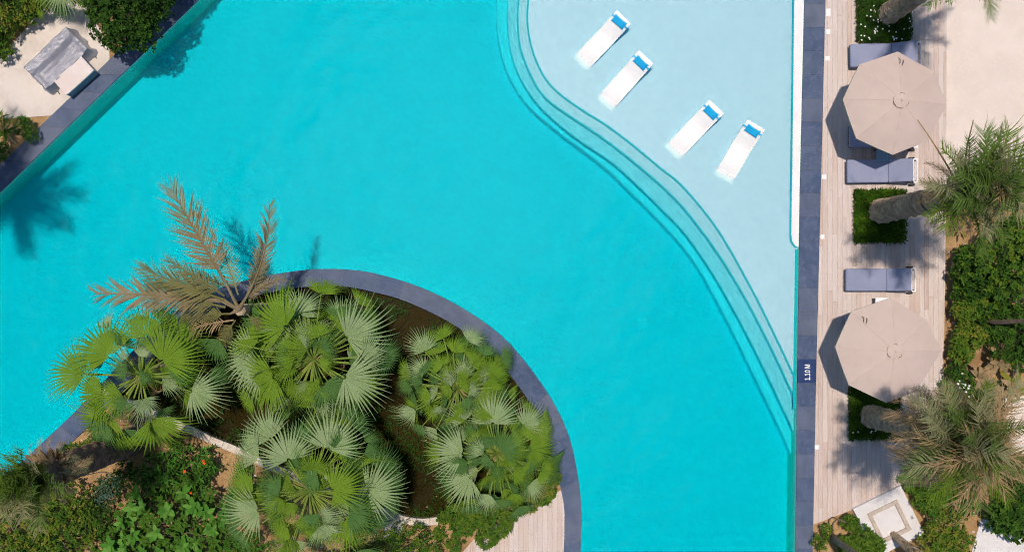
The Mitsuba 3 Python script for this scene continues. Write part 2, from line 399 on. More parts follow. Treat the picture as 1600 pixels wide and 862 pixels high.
# white ledge along the right side of the shelf, with a teal edge strip
led = poly([(1243, -100), (1240.5, 150), (1238, 330), (1237.5, 366), (1239, 377), (1244, 384), (1252, 387), (1262, 387), (1262, -100)]).intersection(P_POOL.buffer(0.01))
k = struct('white_ledge', slab(led, Z_D - 0.02, -0.072), M_LEDGE)
edge = led.exterior.difference(P_POOL.boundary.buffer(0.06)).buffer(0.04).difference(led.buffer(-0.02)).intersection(P_POOL)
part(k, 'edge_strip', slab(edge, Z_D - 0.01, -0.112), M_NOSING)
strip = P_RIGHT.buffer(0.075).intersection(P_POOL).intersection(poly([(1200, 389), (1290, 389), (1290, 640), (1200, 640)]))
part('tanning_shelf', 'edge_strip', slab(strip, Z_D - 0.01, Z_D + 0.006), M_NOSING)


# ------------------------------------------------------------------ coping made of slabs
def band_tiles(name, A, B, n, mats, gap=0.010, z0=-0.35, z1=0.0, seed=1, special=None, sub=4):
    rng = random.Random(seed)
    A = np.array([G(*p)[:2] for p in resample(A, n * sub + 1)]); B = np.array([G(*p)[:2] for p in resample(B, n * sub + 1)])
    base = Polygon(np.vstack([A, B[::-1]])).buffer(0)
    k = struct(name, slab(base.buffer(-0.006), z0, z1 - 0.014), M_GROUT)
    for i in range(n):
        q = Polygon(np.vstack([A[i * sub:(i + 1) * sub + 1], B[i * sub:(i + 1) * sub + 1][::-1]])).buffer(0).buffer(-gap / 2, join_style=2)
        if q.is_empty:
            continue
        m = rng.choice(mats)
        if special and i in special:
            m = special[i]
        part(k, 'tile', slab(q, z1 - 0.05, z1 + rng.uniform(-0.0015, 0.0015)), m)
    return k


def lin_y(c, n, y0, y1):
    c = np.array(c); y = np.linspace(y0, y1, n)
    return np.c_[np.interp(y, c[:, 1], c[:, 0]), y]


cop = band_tiles('pool_coping', lin_y(right_w, 30, -105, 968), lin_y(right_d, 30, -105, 968), 29, M_TILES, seed=4, special={18: M_TILE_MARK}, sub=2)
tm = meshkit.text_mesh('1.10 M', 0.15, 0.004, bold=True)
tm.apply_transform(trimesh.transformations.rotation_matrix(math.pi / 2, [0, 0, 1]))
bb = tm.bounds
sc_y = 0.46 / (bb[1][1] - bb[0][1])
tm.apply_transform(np.diag([1, sc_y, 1, 1]))
o = G(1265.5, 593.5)
tm.apply_translation([o[0], o[1] - tm.bounds[0][1], 0.001])
part(cop, 'depth_lettering', tm, M_WHITE)
band_tiles('pool_coping', diag, diag_d, 20, M_TILES, seed=9, sub=2)
band_tiles('pool_coping', isl_out_s, isl_in_s, 34, M_TILES, gap=0.006, seed=12, sub=6)

# ------------------------------------------------------------------ pond
ringp = np.array(P_POND.exterior.coords); n = len(ringp)
struct('pond_floor', sheet(P_POND.buffer(0.01), -0.42), M_POND)
v = np.vstack([np.c_[ringp, np.full(n, -0.43)], np.c_[ringp, np.full(n, -0.05)]])
f = [[i, i + 1, n + i + 1] for i in range(n - 1)] + [[i, n + i + 1, n + i] for i in range(n - 1)]
struct('pond_wall', (v, np.array(f)), M_POND)
struct('pond_water', sheet(P_POND.buffer(0.01), -0.14), 'mat_water', interior=dict(type='ref', id='pond_medium'))
# pale kerb of stone blocks round the pond
kc = np.array([G(*p)[:2] for p in resample(curb_s, 56)])
kt = np.gradient(kc, axis=0); kt /= np.linalg.norm(kt, axis=1)[:, None]
kn = np.c_[-kt[:, 1], kt[:, 0]]
struct('pond_kerb', slab(LineString(kc).buffer(0.085, cap_style=2), -0.5, 0.03), M_GREYSTONE)
rg = random.Random(3)
for i in range(0, 55, 2):
    j = min(i + 2, 55)
    w = 0.105 + rg.uniform(-0.008, 0.012)
    q = Polygon(np.vstack([kc[i:j + 1] + kn[i:j + 1] * w, (kc[i:j + 1] - kn[i:j + 1] * w)[::-1]])).buffer(0).buffer(-0.008)
    if not q.is_empty:
        part('pond_kerb', 'stone', slab(q, -0.05, 0.05 + rg.uniform(-0.008, 0.012)), M_STONE)

# ------------------------------------------------------------------ decks, paving, beach
deck_out = poly([(1292.6, -105), (1290, 0), (1285, 200), (1280, 400), (1275, 600), (1270.8, 819), (1331, 796), (1405.7, 759.6), (1446.7, 727.7), (1471, 690),
                 (1472.6, 655), (1476, 480), (1478, 330), (1480, -105)])
PLANTERS = [[(1337.5, -6), (1420.5, -3), (1420, 67), (1338, 67.5)], [(1333.5, 297), (1413, 297), (1411, 379), (1334, 378)], [(1325, 604), (1404, 604), (1401, 685), (1326, 683)]]
P_PLANT = [poly(p) for p in PLANTERS]
deck_clip = deck_out.difference(unary_union(P_PLANT))


def planks(name, region_, x0, x1, y0, y1, seed, w=0.142, zt=0.0, lo=1.9, hi=3.0):
    rng = random.Random(seed)
    k = struct(name, slab(region_.buffer(-0.01), -0.2, zt - 0.03), M_WOODBASE)
    x = x0
    while x < x1:
        y = y0 - rng.uniform(0, 2.5)
        while y < y1:
            L = rng.uniform(lo, hi)
            q = sbox(x + 0.0022, y + 0.002, x + w - 0.0022, y + L - 0.002).intersection(region_)
            for g in geoms(q):
                if g.area > 0.01:
                    part(k, 'plank', slab(g, zt - 0.028, zt + rng.uniform(-0.0015, 0.0015)), M_WOOD[rng.choices(range(5), [3, 3, 2, 3, 1])[0]])
            y += L
        x += w
    return k


b = deck_clip.bounds
planks('wooden_deck', deck_clip, b[0], b[2], b[1], b[3], 5)
deck2 = poly([(881, 763), (882, 803), (881.5, 862), (881, 900), (690, 900), (740, 842), (772, 822), (802, 797), (845, 782)]).difference(P_ISLE.difference(P_ISLE_IN)).difference(P_POND)
b = deck2.bounds
planks('small_deck', deck2, b[0], b[2], b[1], b[3], 6)

beach = poly([(1480, -105), (1478, 322), (1520, 325), (1600, 316), (1800, 300), (2600, 280), (2600, -900), (1480, -900)])
struct('beach_sand', sheet(beach, -0.035), M_SAND)
pad = poly([(-160, 190), (0, 186.5), (81, 180.5), (171, 95), (170.5, 68), (134, 10), (100, 0), (60, 18), (40, 45), (0, 88), (-160, 130)])
struct('stone_terrace', slab(pad, -0.2, -0.012), M_PAVE)
pave2 = poly([(1533, 810), (1700, 838), (1700, 940), (1500, 940), (1512, 884)])
struct('white_pavement', slab(pave2, -0.2, 0.0), M_WHITEPAVE)
struct('sand_path', sheet(poly([(1568, 622), (1720, 600), (1720, 760), (1585, 735)]), Z_SOIL + 0.008), M_SAND)

# ------------------------------------------------------------------ umbrellas, loungers, tables
def canopy_umbrella(name, label, rim, apex_px, z_rim, z_apex):
    u = thing(name, label, 'umbrella', None)
    R = np.array([G(x, y, z_rim) for x, y in rim])
    c = G(*apex_px, z_apex)
    n = len(R)
    for i in range(n):
        a, b = R[i], R[(i + 1) % n]
        rows, v, f = 9, [], []
        for r in range(rows):
            t = r / (rows - 1)
            for s in range(7):
                q = s / 6
                p = c * (1 - t) + (a * (1 - q) + b * q) * t
                p[2] -= 0.035 * math.sin(math.pi * q) * t * (0.4 + 0.6 * t) - 0.05 * math.sin(math.pi * t)
                v.append(p)
        for r in range(rows - 1):
            for s in range(6):
                o = r * 7 + s
                f += [[o, o + 8, o + 1], [o, o + 7, o + 8]]
        v = np.array(v)
        part(u, 'panel', (v, np.array(f)), M_CANOPY, smooth=True)
        # valance hanging from the rim
        w = np.vstack([v[-7:], v[-7:] - [0, 0, 0.07]])
        part(u, 'valance', (w, np.array([[s, s + 7, s + 8] for s in range(6)] + [[s, s + 8, s + 1] for s in range(6)])), M_CANOPY2)
        # seam along the rib and the rib under it
        ts = np.linspace(0, 1, 9)[:, None]
        rib = c * (1 - ts) + a * ts
        rib[:, 2] += 0.05 * np.sin(np.pi * ts[:, 0])
        part(u, 'seam', tube(rib + [0, 0, 0.001], 0.005, 5), M_SEAM)
        part(u, 'rib', tube(rib * 1.0 - [0, 0, 0.03], 0.011, 5), M_WHITE)
    # vent cap with its cords
    rng = random.Random(hash(name) % 7 if False else len(label))
    m, v, f = 24, [c + [0, 0, 0.06]], []
    for r, (rad, dz) in enumerate([(0.08, 0.050), (0.15, 0.028), (0.21, 0.004)]):
        for j in range(m):
            a = 2 * math.pi * j / m
            rr = rad * (1 + 0.03 * math.sin(8 * a))
            v.append(c + [rr * math.cos(a), rr * math.sin(a), dz + 0.012 * rng.random() * (r == 2)])
    f += [[0, 1 + j, 1 + (j + 1) % m] for j in range(m)]
    for r in range(2):
        for j in range(m):
            p0, p1, q0, q1 = 1 + r * m + j, 1 + r * m + (j + 1) % m, 1 + (r + 1) * m + j, 1 + (r + 1) * m + (j + 1) % m
            f += [[p0, q0, q1], [p0, q1, p1]]
    part(u, 'vent_cap', (np.array(v), np.array(f)), M_CANOPY, smooth=True)
    fin = trimesh.creation.icosphere(2, 0.035); fin.apply_translation(c + [0, 0, 0.075])
    part(u, 'finial', fin, M_SEAM, smooth=True)
    for q in range(5):
        a = 1.2 + q * 1.05 + rng.uniform(-.2, .2)
        pts = [c + [0.2 * math.cos(a + s) * (1 + 0.12 * math.sin(5 * s)), 0.2 * math.sin(a + s), 0.022] for s in np.linspace(0, 0.65, 7)]
        part(u, 'vent_cord', tube(pts, 0.006, 5), M_SEAM if q % 2 else M_BARK)
    for q in range(2):                           # two loose straps lying on the cloth
        a0 = R[0 if len(labels) % 2 else 1] * .74 + c * .26 + [0.07 * q, -.05 * q, 0.075]
        part(u, 'loose_strap', tube(bezier(a0, a0 + [.05, .10, .02], a0 + [-.02 + .05 * q, .16, -.01], 6), .010, 5), M_BARK)
    part(u, 'pole', tube([[c[0], c[1], 0.0], [c[0], c[1], z_apex + 0.05]], 0.028, 12), M_WHITE)
    part(u, 'base', rbox(c[0], c[1], 0.06, 0.62, 0.62, 0.1, 0.03), M_FRAME)
    part(u, 'hub', tube([[c[0], c[1], z_apex - 0.16], [c[0], c[1], z_apex - 0.06]], 0.06, 12), M_WHITE)
    return u, R, c


U1, R1, c1 = canopy_umbrella('umbrella', 'beige octagonal umbrella nearest the top edge, casting frond-free shade beside the sand', [(1402.8, 80.8), (1343, 101), (1317, 156), (1338, 216.5), (1395, 242), (1451, 220), (1479, 164), (1461.6, 113)], (1408, 157), 2.3, 2.72)
U2, R2, c2 = canopy_umbrella('umbrella', 'beige octagonal umbrella beside the depth marker, below the lone lounger', [(1392, 464.8), (1330, 487), (1305, 541.7), (1326, 601), (1385, 629), (1433, 611), (1471.5, 547.7), (1448, 499.5)], (1398, 549), 2.3, 2.72)
labels[U1]['label'] = 'beige octagonal umbrella nearer the top edge, over the middle of three loungers beside the sand'
labels[U2]['label'] = 'beige octagonal umbrella beside the dark depth marker tile, lower of the two umbrellas'


def towel_strap(u, px, py, z):
    pass


def deck_lounger(label, x0, y0, x1, y1, skew=0.0):
    """a lounger seen from above: foot at x0, towel rail at x1"""
    z = 0.36
    a, b = G(x0, (y0 + y1) / 2, z), G(x1, (y0 + y1) / 2 + skew, z)
    L, W = np.linalg.norm((b - a)[:2]), abs(G(x0, y0, z)[1] - G(x0, y1, z)[1])
    th = math.atan2(b[1] - a[1], b[0] - a[0])
    M = T().translate([a[0], a[1], 0]).rotate([0, 0, 1], math.degrees(th))
    k = thing('sun_lounger', label, 'sun lounger', 'grey sun loungers on the wooden deck')

    def P(name, mesh, m, smooth=False):
        kk = part(k, name, mesh, m, smooth); scene[kk]['to_world'] = M
    split, Lm = L * 0.585, L * 0.89
    P('seat_mattress', rbox(split / 2, 0, 0.30, split - 0.006, W, 0.13, 0.035), M_FABRIC_A, 40)
    ang = math.radians(26)
    bl = (Lm - split) / math.cos(ang)
    back = rbox(bl / 2, 0, 0.0, bl - 0.006, W, 0.13, 0.035)
    back.apply_transform(trimesh.transformations.rotation_matrix(-ang, [0, 1, 0])); back.apply_translation([split + 0.01, 0, 0.30])
    P('back_mattress', back, M_FABRIC_A, 40)
    for s in (-1, 1):
        P('piping', tube([[0.03, s * (W / 2 - 0.02), 0.362], [split - 0.03, s * (W / 2 - 0.02), 0.362]], 0.007, 5), M_FABRIC_A)
    fr = [bx(L / 2, s * (W / 2 - 0.03), 0.20, L - 0.02, 0.04, 0.06) for s in (-1, 1)] + [bx(0.03, 0, 0.20, 0.04, W - 0.1, 0.058), bx(L * 0.5, 0, 0.20, 0.04, W - 0.1, 0.058)]
    P('frame', cat(fr), M_FRAME)
    for x in (0.12, L - 0.2):
        for s in (-1, 1):
            P('leg', bx(x, s * (W / 2 - 0.03), 0.086, 0.05, 0.038, 0.172), M_FRAME)
    w2 = W / 2 + 0.02
    P('towel_rail', cat([bx(L - 0.018, 0, 0.34, 0.036, 2 * w2, 0.04), bx(L - 0.118, 0, 0.34, 0.03, 2 * w2 - 0.076, 0.036), bx(L - 0.077, w2 - 0.018, 0.34, 0.08, 0.036, 0.038), bx(L - 0.077, -w2 + 0.018, 0.34, 0.08, 0.036, 0.038)]), M_WHITE)
    for s in (-1, 1):
        wh = trimesh.creation.cylinder(0.09, 0.045, sections=20)
        wh.apply_transform(trimesh.transformations.rotation_matrix(math.pi / 2, [1, 0, 0])); wh.apply_translation([L - 0.09, s * (W / 2 + 0.055), 0.09])
        P('wheel', wh, M_RUBBER)
    return k


deck_lounger('grey sun lounger under palm frond shadows, touching the top planter of clipped green', 1329, 69, 1440, 105, -3)
deck_lounger('grey sun lounger almost hidden beneath the upper umbrella, only a corner and wheel showing', 1328, 196, 1434, 230)
deck_lounger('grey sun lounger just below the upper umbrella, with a small shaded table above it', 1324, 249.5, 1434, 285.5, -1)
deck_lounger('grey sun lounger in full sun between the square planter and the lower umbrella', 1322, 419.5, 1431, 454.5)
deck_lounger('grey sun lounger hidden in the shade beneath the lower umbrella', 1321, 493, 1430, 528)


def side_table(label, x0, y0, x1, y1, slat, m):
    z = 0.4
    a, b = G(x0, y0, z), G(x1, y1, z)
    cx, cy, sx, sy = (a[0] + b[0]) / 2, (a[1] + b[1]) / 2, abs(b[0] - a[0]), abs(b[1] - a[1])
    k = thing('side_table', label, 'side table')
    if slat:
        nn = 6
        for i in range(nn):
            part(k, 'slat', rbox(cx, cy - sy / 2 + sy * (i + .5) / nn, z - 0.012, sx, sy / nn - 0.012, 0.024, 0.004, 1), m)
    else:
        part(k, 'tabletop', rbox(cx, cy, z - 0.015, sx, sy, 0.03, 0.008, 2), m, 30)
    part(k, 'apron', cat([bx(cx, cy + s * (sy / 2 - 0.04), z - 0.05, sx - 0.06, 0.02, 0.05) for s in (-1, 1)] + [bx(cx + s * (sx / 2 - 0.04), cy, z - 0.05, 0.02, sy - 0.12, 0.05) for s in (-1, 1)]), M_FRAME)
    for i in (-1, 1):
        for j in (-1, 1):
            part(k, 'leg', bx(cx + i * (sx / 2 - 0.035), cy + j * (sy / 2 - 0.035), (z - 0.03) / 2, 0.035, 0.035, z - 0.03), M_FRAME)


side_table('small slatted blue-grey side table in the shade below the upper umbrella', 1370, 231, 1392, 252, True, M_TABLE)
side_table('small white side table peeping out above the lower umbrella', 1368, 465, 1394, 487, False, M_WHITE)


def shelf_lounger(label, h0, h1, f0, f1):
    """in-water chaise: one moulded S-shaped shell standing on the shelf. head corners h0 h1, foot corners f0 f1"""
    zf, zh = -0.13, 0.40
    A, B, C, D = G(*h0, zh), G(*h1, zh), G(*f0, zf), G(*f1, zf)
    o, e = (C + D) / 2, (A + B) / 2
    x, y, zz = frame_from([e[0] - o[0], e[1] - o[1], 0])
    L = np.linalg.norm((e - o)[:2]); W = 0.5 * (np.linalg.norm((A - B)[:2]) + np.linalg.norm((C - D)[:2]))
    M = T(mat4([o[0], o[1], 0], x, y, zz))
    k = thing('pool_lounger', label, 'pool lounger', 'white loungers standing in the shallow water')
    s = np.array([0, .05, .14, .24, .32, .42, .52, .60, .68, .78, .88, .97, 1.0]) * L
    h = np.array([-.16, -.125, -.06, .02, .055, .035, .01, .03, .10, .21, .32, .40, .41])
    cs = np.linspace(0, L, 40)
    from scipy.interpolate import PchipInterpolator
    top = PchipInterpolator(s, h)(cs)
    th = 0.07
    bot = np.where(cs < 0.62 * L, Z_D, np.maximum(Z_D, top - th - 0.02))
    bot = np.where(cs > 0.80 * L, np.maximum(Z_D, top - 0.30 + (cs - .8 * L) * 0.35), bot)
    nw = 9
    v, f = [], []
    ys = np.linspace(-W / 2, W / 2, nw)
    for i in range(40):
        for j, yy in enumerate(ys):
            q = abs(yy) / (W / 2)
            v.append([cs[i], yy, top[i] - 0.02 * q ** 6])
    nb = len(v)
    for i in range(40):
        v += [[cs[i], -W / 2, bot[i]], [cs[i], W / 2, bot[i]]]
    for i in range(39):
        for j in range(nw - 1):
            a = i * nw + j
            f += [[a, a + nw, a + nw + 1], [a, a + nw + 1, a + 1]]
        l0, l1, r0, r1 = i * nw, (i + 1) * nw, i * nw + nw - 1, (i + 1) * nw + nw - 1
        b0, b1, c0, c1_ = nb + 2 * i, nb + 2 * i + 2, nb + 2 * i + 1, nb + 2 * i + 3
        f += [[l0, b0, b1], [l0, b1, l1], [r0, r1, c1_], [r0, c1_, c0], [b0, c0, c1_], [b0, c1_, b1]]
    for i, fl in ((0, 1), (39, -1)):
        r = [i * nw + j for j in range(nw)] + [nb + 2 * i + 1, nb + 2 * i]
        for q in range(1, len(r) - 1):
            t = [r[0], r[q], r[q + 1]]
            f.append(t if fl > 0 else t[::-1])
    kk = part(k, 'shell', (np.array(v), np.array(f)), M_SHELL, 35); scene[kk]['to_world'] = M
    # head pillow: a soft cushion with pinched corners, laid on the back
    sx0 = (0.875 + 0.01 * (len(label) % 3)) * L
    zc = float(PchipInterpolator(s, h)(sx0)); slope = math.atan2(float(PchipInterpolator(s, h)(sx0 + .05)) - float(PchipInterpolator(s, h)(sx0 - .05)), 0.1)
    rp = random.Random(len(label)); PL, PW = 0.25 + rp.uniform(-.01, .01), 0.45
    yaw = rp.uniform(-.09, .09)
    n1 = 13
    g = np.linspace(-1, 1, n1)
    U, V = np.meshgrid(g, g, indexing='ij')
    rad = (1 - U ** 4) * (1 - V ** 4)
    px_ = U * PL / 2 * (1 - 0.10 * (1 - V ** 2) * 0 - 0.16 * (1 - V ** 2) * (np.abs(U) ** 3)) ; py_ = V * PW / 2 * (1 - 0.10 * (1 - U ** 2) * np.abs(V) ** 3)
    hz = 0.055 * np.sqrt(np.clip(rad, 0, 1))
    up = np.stack([px_, py_, hz + 0.012], -1).reshape(-1, 3); dn = np.stack([px_, py_, 0.012 - 0.006 * rad], -1).reshape(-1, 3)
    f = []
    for i in range(n1 - 1):
        for j in range(n1 - 1):
            a = i * n1 + j
            f += [[a, a + n1, a + n1 + 1], [a, a + n1 + 1, a + 1]]
            a += n1 * n1
            f += [[a, a + n1 + 1, a + n1], [a, a + 1, a + n1 + 1]]
    pm = trimesh.Trimesh(np.vstack([up, dn]), np.array(f), process=False)
    R = trimesh.transformations.rotation_matrix(-slope, [0, 1, 0])
    pm.apply_transform(trimesh.transformations.rotation_matrix(yaw, [0, 0, 1])); pm.apply_transform(R); pm.apply_translation([sx0, 0, zc + 0.008])
    pk = part(k, 'pillow', pm, M_BLUE, 50); scene[pk]['to_world'] = M
    for sd in (-1, 1):
        pts = np.array([[sx0 + 0.015, sd * (PW / 2 - 0.03), zc + 0.022], [sx0 + 0.02, sd * (W / 2 - 0.01), zc + 0.016], [sx0 + 0.02, sd * (W / 2 + 0.008), zc - 0.01], [sx0 + 0.02, sd * (W / 2 + 0.008), zc - 0.14]])
        ms = []
        for q in range(3):
            d = pts[q + 1] - pts[q]; xx, yy, z_ = frame_from(d, [1, 0, 0.01])
            mm = trimesh.creation.box([np.linalg.norm(d) + 0.01, 0.012, 0.045]); mm.apply_transform(mat4((pts[q] + pts[q + 1]) / 2, xx, yy, z_)); ms.append(mm)
        sk = part(pk, 'strap', cat(ms), M_BLUE); scene[sk]['to_world'] = M
    return k


shelf_lounger('white moulded lounger highest in the picture, leftmost of four in the shallow water', (963.5, 15.7), (986, 38), (895.7, 91), (916.6, 111))
shelf_lounger('white moulded lounger second from the left in the shallow water', (998, 77.5), (1021, 101), (932, 155.5), (955.5, 173))
shelf_lounger('white moulded lounger third from the left in the shallow water, past the wide gap', (1108, 155.5), (1131.6, 178), (1038, 231), (1061, 249.5))
shelf_lounger('white moulded lounger nearest the right edge coping, steepest of the four in the shallow water', (1167.8, 186.5), (1195.6, 203), (1115.6, 273), (1142.7, 287))

# ------------------------------------------------------------------ covered sofa and table on the stone terrace
zs = 0.72
A, B, C, D = G(35, 108, zs), G(102, 43, zs), G(136, 73, zs), G(70, 137, zs)
o = (A + B + C + D) / 4
x, y, zz = frame_from([(B - A)[0], (B - A)[1], 0])
L, W = np.linalg.norm((B - A)[:2]) * 0.98, np.linalg.norm((C - B)[:2])
M_sofa = T(mat4([o[0], o[1], 0], x, y, zz))
k = thing('covered_sofa', 'long sofa wrapped in a wrinkled grey cover on the pale stone terrace', 'sofa')
nx, ny = 64, 44
gx, gy = np.linspace(-0.5, 0.5, nx), np.linspace(-0.5, 0.5, ny)
X, Y = np.meshgrid(gx, gy, indexing='ij')
prof = np.interp(gy, [-.5, -.30, -.18, 0.08, 0.2, .5], [0.50, 0.52, 0.46, 0.50, 0.68, 0.72])      # seat, sag, back along the far side
hz = np.repeat(prof[None], nx, 0)
hz = hz + np.interp(np.abs(X), [0, .40, .44, .5], [0, 0, 0.09, 0.10]) * (Y < 0.1)
pts = np.stack([X * 5 + Y * 2, Y * 6, np.zeros_like(X)], -1)
hz = hz + 0.12 * (meshkit.fbm(pts, 4, 3) - 0.5) + 0.05 * (meshkit.fbm(pts * 2.4 + 5, 3, 8) - 0.5) - 0.10 * np.exp(-((X - 0.02) ** 2 / 0.06 + (Y + 0.08 - 0.25 * X) ** 2 / 0.012))
v = np.stack([X * L, Y * W, hz], -1).reshape(-1, 3)
f = []
for i in range(nx - 1):
    for j in range(ny - 1):
        a = i * ny + j
        f += [[a, a + ny, a + ny + 1], [a, a + ny + 1, a + 1]]
rim = [i * ny for i in range(nx)] + [(nx - 1) * ny + j for j in range(1, ny)] + [i * ny + ny - 1 for i in range(nx - 2, -1, -1)] + [j for j in range(ny - 2, 0, -1)]
base0 = len(v)
m = len(rim)
rv = v[rim]
out = []
for lev, (dr_, zf) in enumerate([(0.015, 0.66), (0.045, 0.33), (0.085, 0.02)]):
    ang = np.arange(m)
    nrm = rv[:, :2] / np.array([L / 2, W / 2]); nrm = np.sign(nrm) * (np.abs(nrm) > 0.97)
    nrm = nrm / np.maximum(np.linalg.norm(nrm, axis=1, keepdims=True), 1e-9)
    wob = 1 + 1.6 * (meshkit.fbm(np.c_[rv[:, :2] * 5, 0 * ang], 3, 5) - .5) * lev / 2 * 1.5
    out.append(np.c_[rv[:, :2] + nrm * (dr_ * wob)[:, None], rv[:, 2] * zf + 0.0 * ang])
v = np.vstack([v] + out)
prev = rim
for lev in range(3):
    cur = [base0 + lev * m + i for i in range(m)]
    for i in range(m):
        f += [[prev[i], cur[i], cur[(i + 1) % m]], [prev[i], cur[(i + 1) % m], prev[(i + 1) % m]]]
    prev = cur
kk = part(k, 'cover', (v, np.array(f)), M_TARP, 60); scene[kk]['to_world'] = M_sofa
ties = [tube([[sx * L / 2, -W * .52, .07], [sx * L / 2 + .05, -W * .6, .012], [sx * L / 2 + .02, -W * .72, .012]], .012, 5) for sx in (-.9, .9)]
kk = part(k, 'tie_cord', cat(ties), M_FRAME); scene[kk]['to_world'] = M_sofa
for sx in (-1, 1):
    kk = part(k, 'foot', bx(sx * L * .42, -W * .35, 0.03, .1, .1, .06), M_FRAME); scene[kk]['to_world'] = M_sofa

zt = 0.50
A, B, C, D = G(83, 127.5, zt), G(126, 89, zt), G(148, 109, zt), G(104.5, 148.5, zt)
o = (A + B + C + D) / 4
x, y, zz = frame_from([(B - A)[0], (B - A)[1], 0])
L, W = np.linalg.norm((B - A)[:2]), np.linalg.norm((C - B)[:2])
M_tab = T(mat4([o[0], o[1], 0], x, y, zz))
k = thing('low_table', 'low box table under a pinkish pale cloth in front of the covered sofa', 'table')
nx, ny = 30, 18
X, Y = np.meshgrid(np.linspace(-.5, .5, nx), np.linspace(-.5, .5, ny), indexing='ij')
hz = zt + 0.035 * (meshkit.fbm(np.stack([X * 4, Y * 3, X * 0], -1), 3, 4) - 0.5) + 0.03 * (np.abs(X) > .46)
v = np.stack([X * L, Y * W, hz], -1).reshape(-1, 3)
f = []
for i in range(nx - 1):
    for j in range(ny - 1):
        a = i * ny + j
        f += [[a, a + ny, a + ny + 1], [a, a + ny + 1, a + 1]]
rim = [i * ny for i in range(nx)] + [(nx - 1) * ny + j for j in range(1, ny)] + [i * ny + ny - 1 for i in range(nx - 2, -1, -1)] + [j for j in range(ny - 2, 0, -1)]
b0 = len(v); m = len(rim)
v = np.vstack([v, np.c_[v[rim][:, :2] * 1.012, v[rim][:, 2] - 0.06]])
for i in range(m):
    f += [[rim[i], b0 + i, b0 + (i + 1) % m], [rim[i], b0 + (i + 1) % m, rim[(i + 1) % m]]]
kk = part(k, 'cloth', (v, np.array(f)), M_CLOTH, 40); scene[kk]['to_world'] = M_tab
kk = part(k, 'box', rbox(0, 0, (zt - 0.05) / 2, L - 0.01, W - 0.01, zt - 0.05, 0.015, 2), M_CLOTHSIDE); scene[kk]['to_world'] = M_tab

# ------------------------------------------------------------------ white fire pit at the bottom right
A, B, C = G(1405.7, 759.6, 0.18), G(1331, 796, 0.18), G(1446.7, 832.6, 0.18)
o = (B + C) / 2
x, y, zz = frame_from([(A - B)[0], (A - B)[1], 0])
S1, S2 = np.linalg.norm((A - B)[:2]), np.linalg.norm((C - A)[:2])
M_fp = T(mat4([o[0], o[1], 0], x, y, zz))
k = thing('square_planter_box', 'square white stone box with a beige raised rim, half behind green shrubs', 'stone box')
labels[k]['label'] = 'square white stone fire pit with a beige inner rim at the corner of the deck'
labels[k]['category'] = 'fire pit'


def sq_ring(s1, s2, w, z0, z1):
    p = sbox(-s1 / 2, -s2 / 2, s1 / 2, s2 / 2).difference(sbox(-s1 / 2 + w, -s2 / 2 + w, s1 / 2 - w, s2 / 2 - w))
    return slab(p, z0, z1)


for nm, me, mm in (('outer_slab', sq_ring(S1, S2, 0.30, -0.1, 0.18), M_WHITEPAVE), ('rim', sq_ring(S1 - 0.595, S2 - 0.595, 0.11, -0.1, 0.245), M_RIM), ('tray', slab(sbox(-S1 / 2 + .38, -S2 / 2 + .38, S1 / 2 - .38, S2 / 2 - .38), -0.1, 0.15), M_WHITEPAVE),
                  ('switch_plate', bx(S1 / 2 - 0.12, -S2 * 0.12, 0.184, 0.07, 0.09, 0.012), M_GREYSTONE)):
    kk = part(k, nm, me, mm); scene[kk]['to_world'] = M_fp

# small square floor lights set along the coping
for i, (a, b, w, h, lab) in enumerate([(1294.3, 20, 7, 12, 'white rectangular deck light set in the boards, nearest the top edge'), (1293.6, 50, 7, 7.5, 'small square white deck light, second from the top edge'),
                                  (1292.8, 91.5, 7, 7, 'small square white deck light level with the top lounger'), (1287.6, 276.5, 7, 7, 'small square white deck light level with the sun lounger below the upper umbrella'),
                                  (1285, 370, 6.5, 7, 'small square white deck light level with the end of the white ledge'), (1276.5, 698, 7, 7, 'small square white deck light lowest in the picture')]):
    k = thing('deck_light', lab, 'deck light', 'square lights set in the deck')
    p = G(a, b)
    part(k, 'plate', rbox(p[0], p[1], 0.004, w / PX, h / PX, 0.012, 0.003, 1), M_LAMPGLASS)
    part(k, 'lens', rbox(p[0], p[1], 0.0085, w / PX * .55, h / PX * .55, 0.01, 0.002, 1), M_WHITE)

# lamp post, round fitting, spotlights on the trunks
k = thing('lamp_post', 'dark slender lamp post rising from the soil beside the middle feather palm', 'lamp post')
p = G(1503, 336)
part(k, 'pole', tube([[p[0], p[1], Z_SOIL], [p[0] + .02, p[1], 3.0]], [0.045, 0.035], 10), M_FRAME)
part(k, 'lamp_head', tube([[p[0] + .02, p[1], 2.95], [p[0] + .02, p[1], 3.35]], 0.085, 14), M_BLACK)
k = thing('round_speaker', 'round black garden speaker with holes standing on the bare soil', 'speaker')
p = G(1548, 355, 0.2)
part(k, 'body', trimesh.creation.cylinder(0.15, 0.26, sections=24, transform=trimesh.transformations.translation_matrix([p[0], p[1], 0.06])), M_BLACK, 30)
part(k, 'grille', cat([trimesh.creation.cylinder(0.028, 0.012, sections=10, transform=trimesh.transformations.translation_matrix([p[0] + .085 * math.cos(a), p[1] + .085 * math.sin(a), 0.195])) for a in np.arange(6) * math.pi / 3]), M_TARP)
part(k, 'cap', trimesh.creation.cylinder(0.035, 0.014, sections=12, transform=trimesh.transformations.translation_matrix([p[0], p[1], 0.195])), M_TARP)
k = thing('grey_slab', 'small grey stone slab lying across the pond kerb', 'stone slab')
labels.pop(k); k = thing('stone_slab', 'grey stone slab lying by the pond kerb below the big palms', 'stone slab')
q = poly([(598, 806), (622, 800), (632, 826), (612, 846), (600, 842)]).buffer(-.03).buffer(.03)
scene[k] = mikit.ply(slab(q, -0.1, 0.075), M_GREYSTONE)

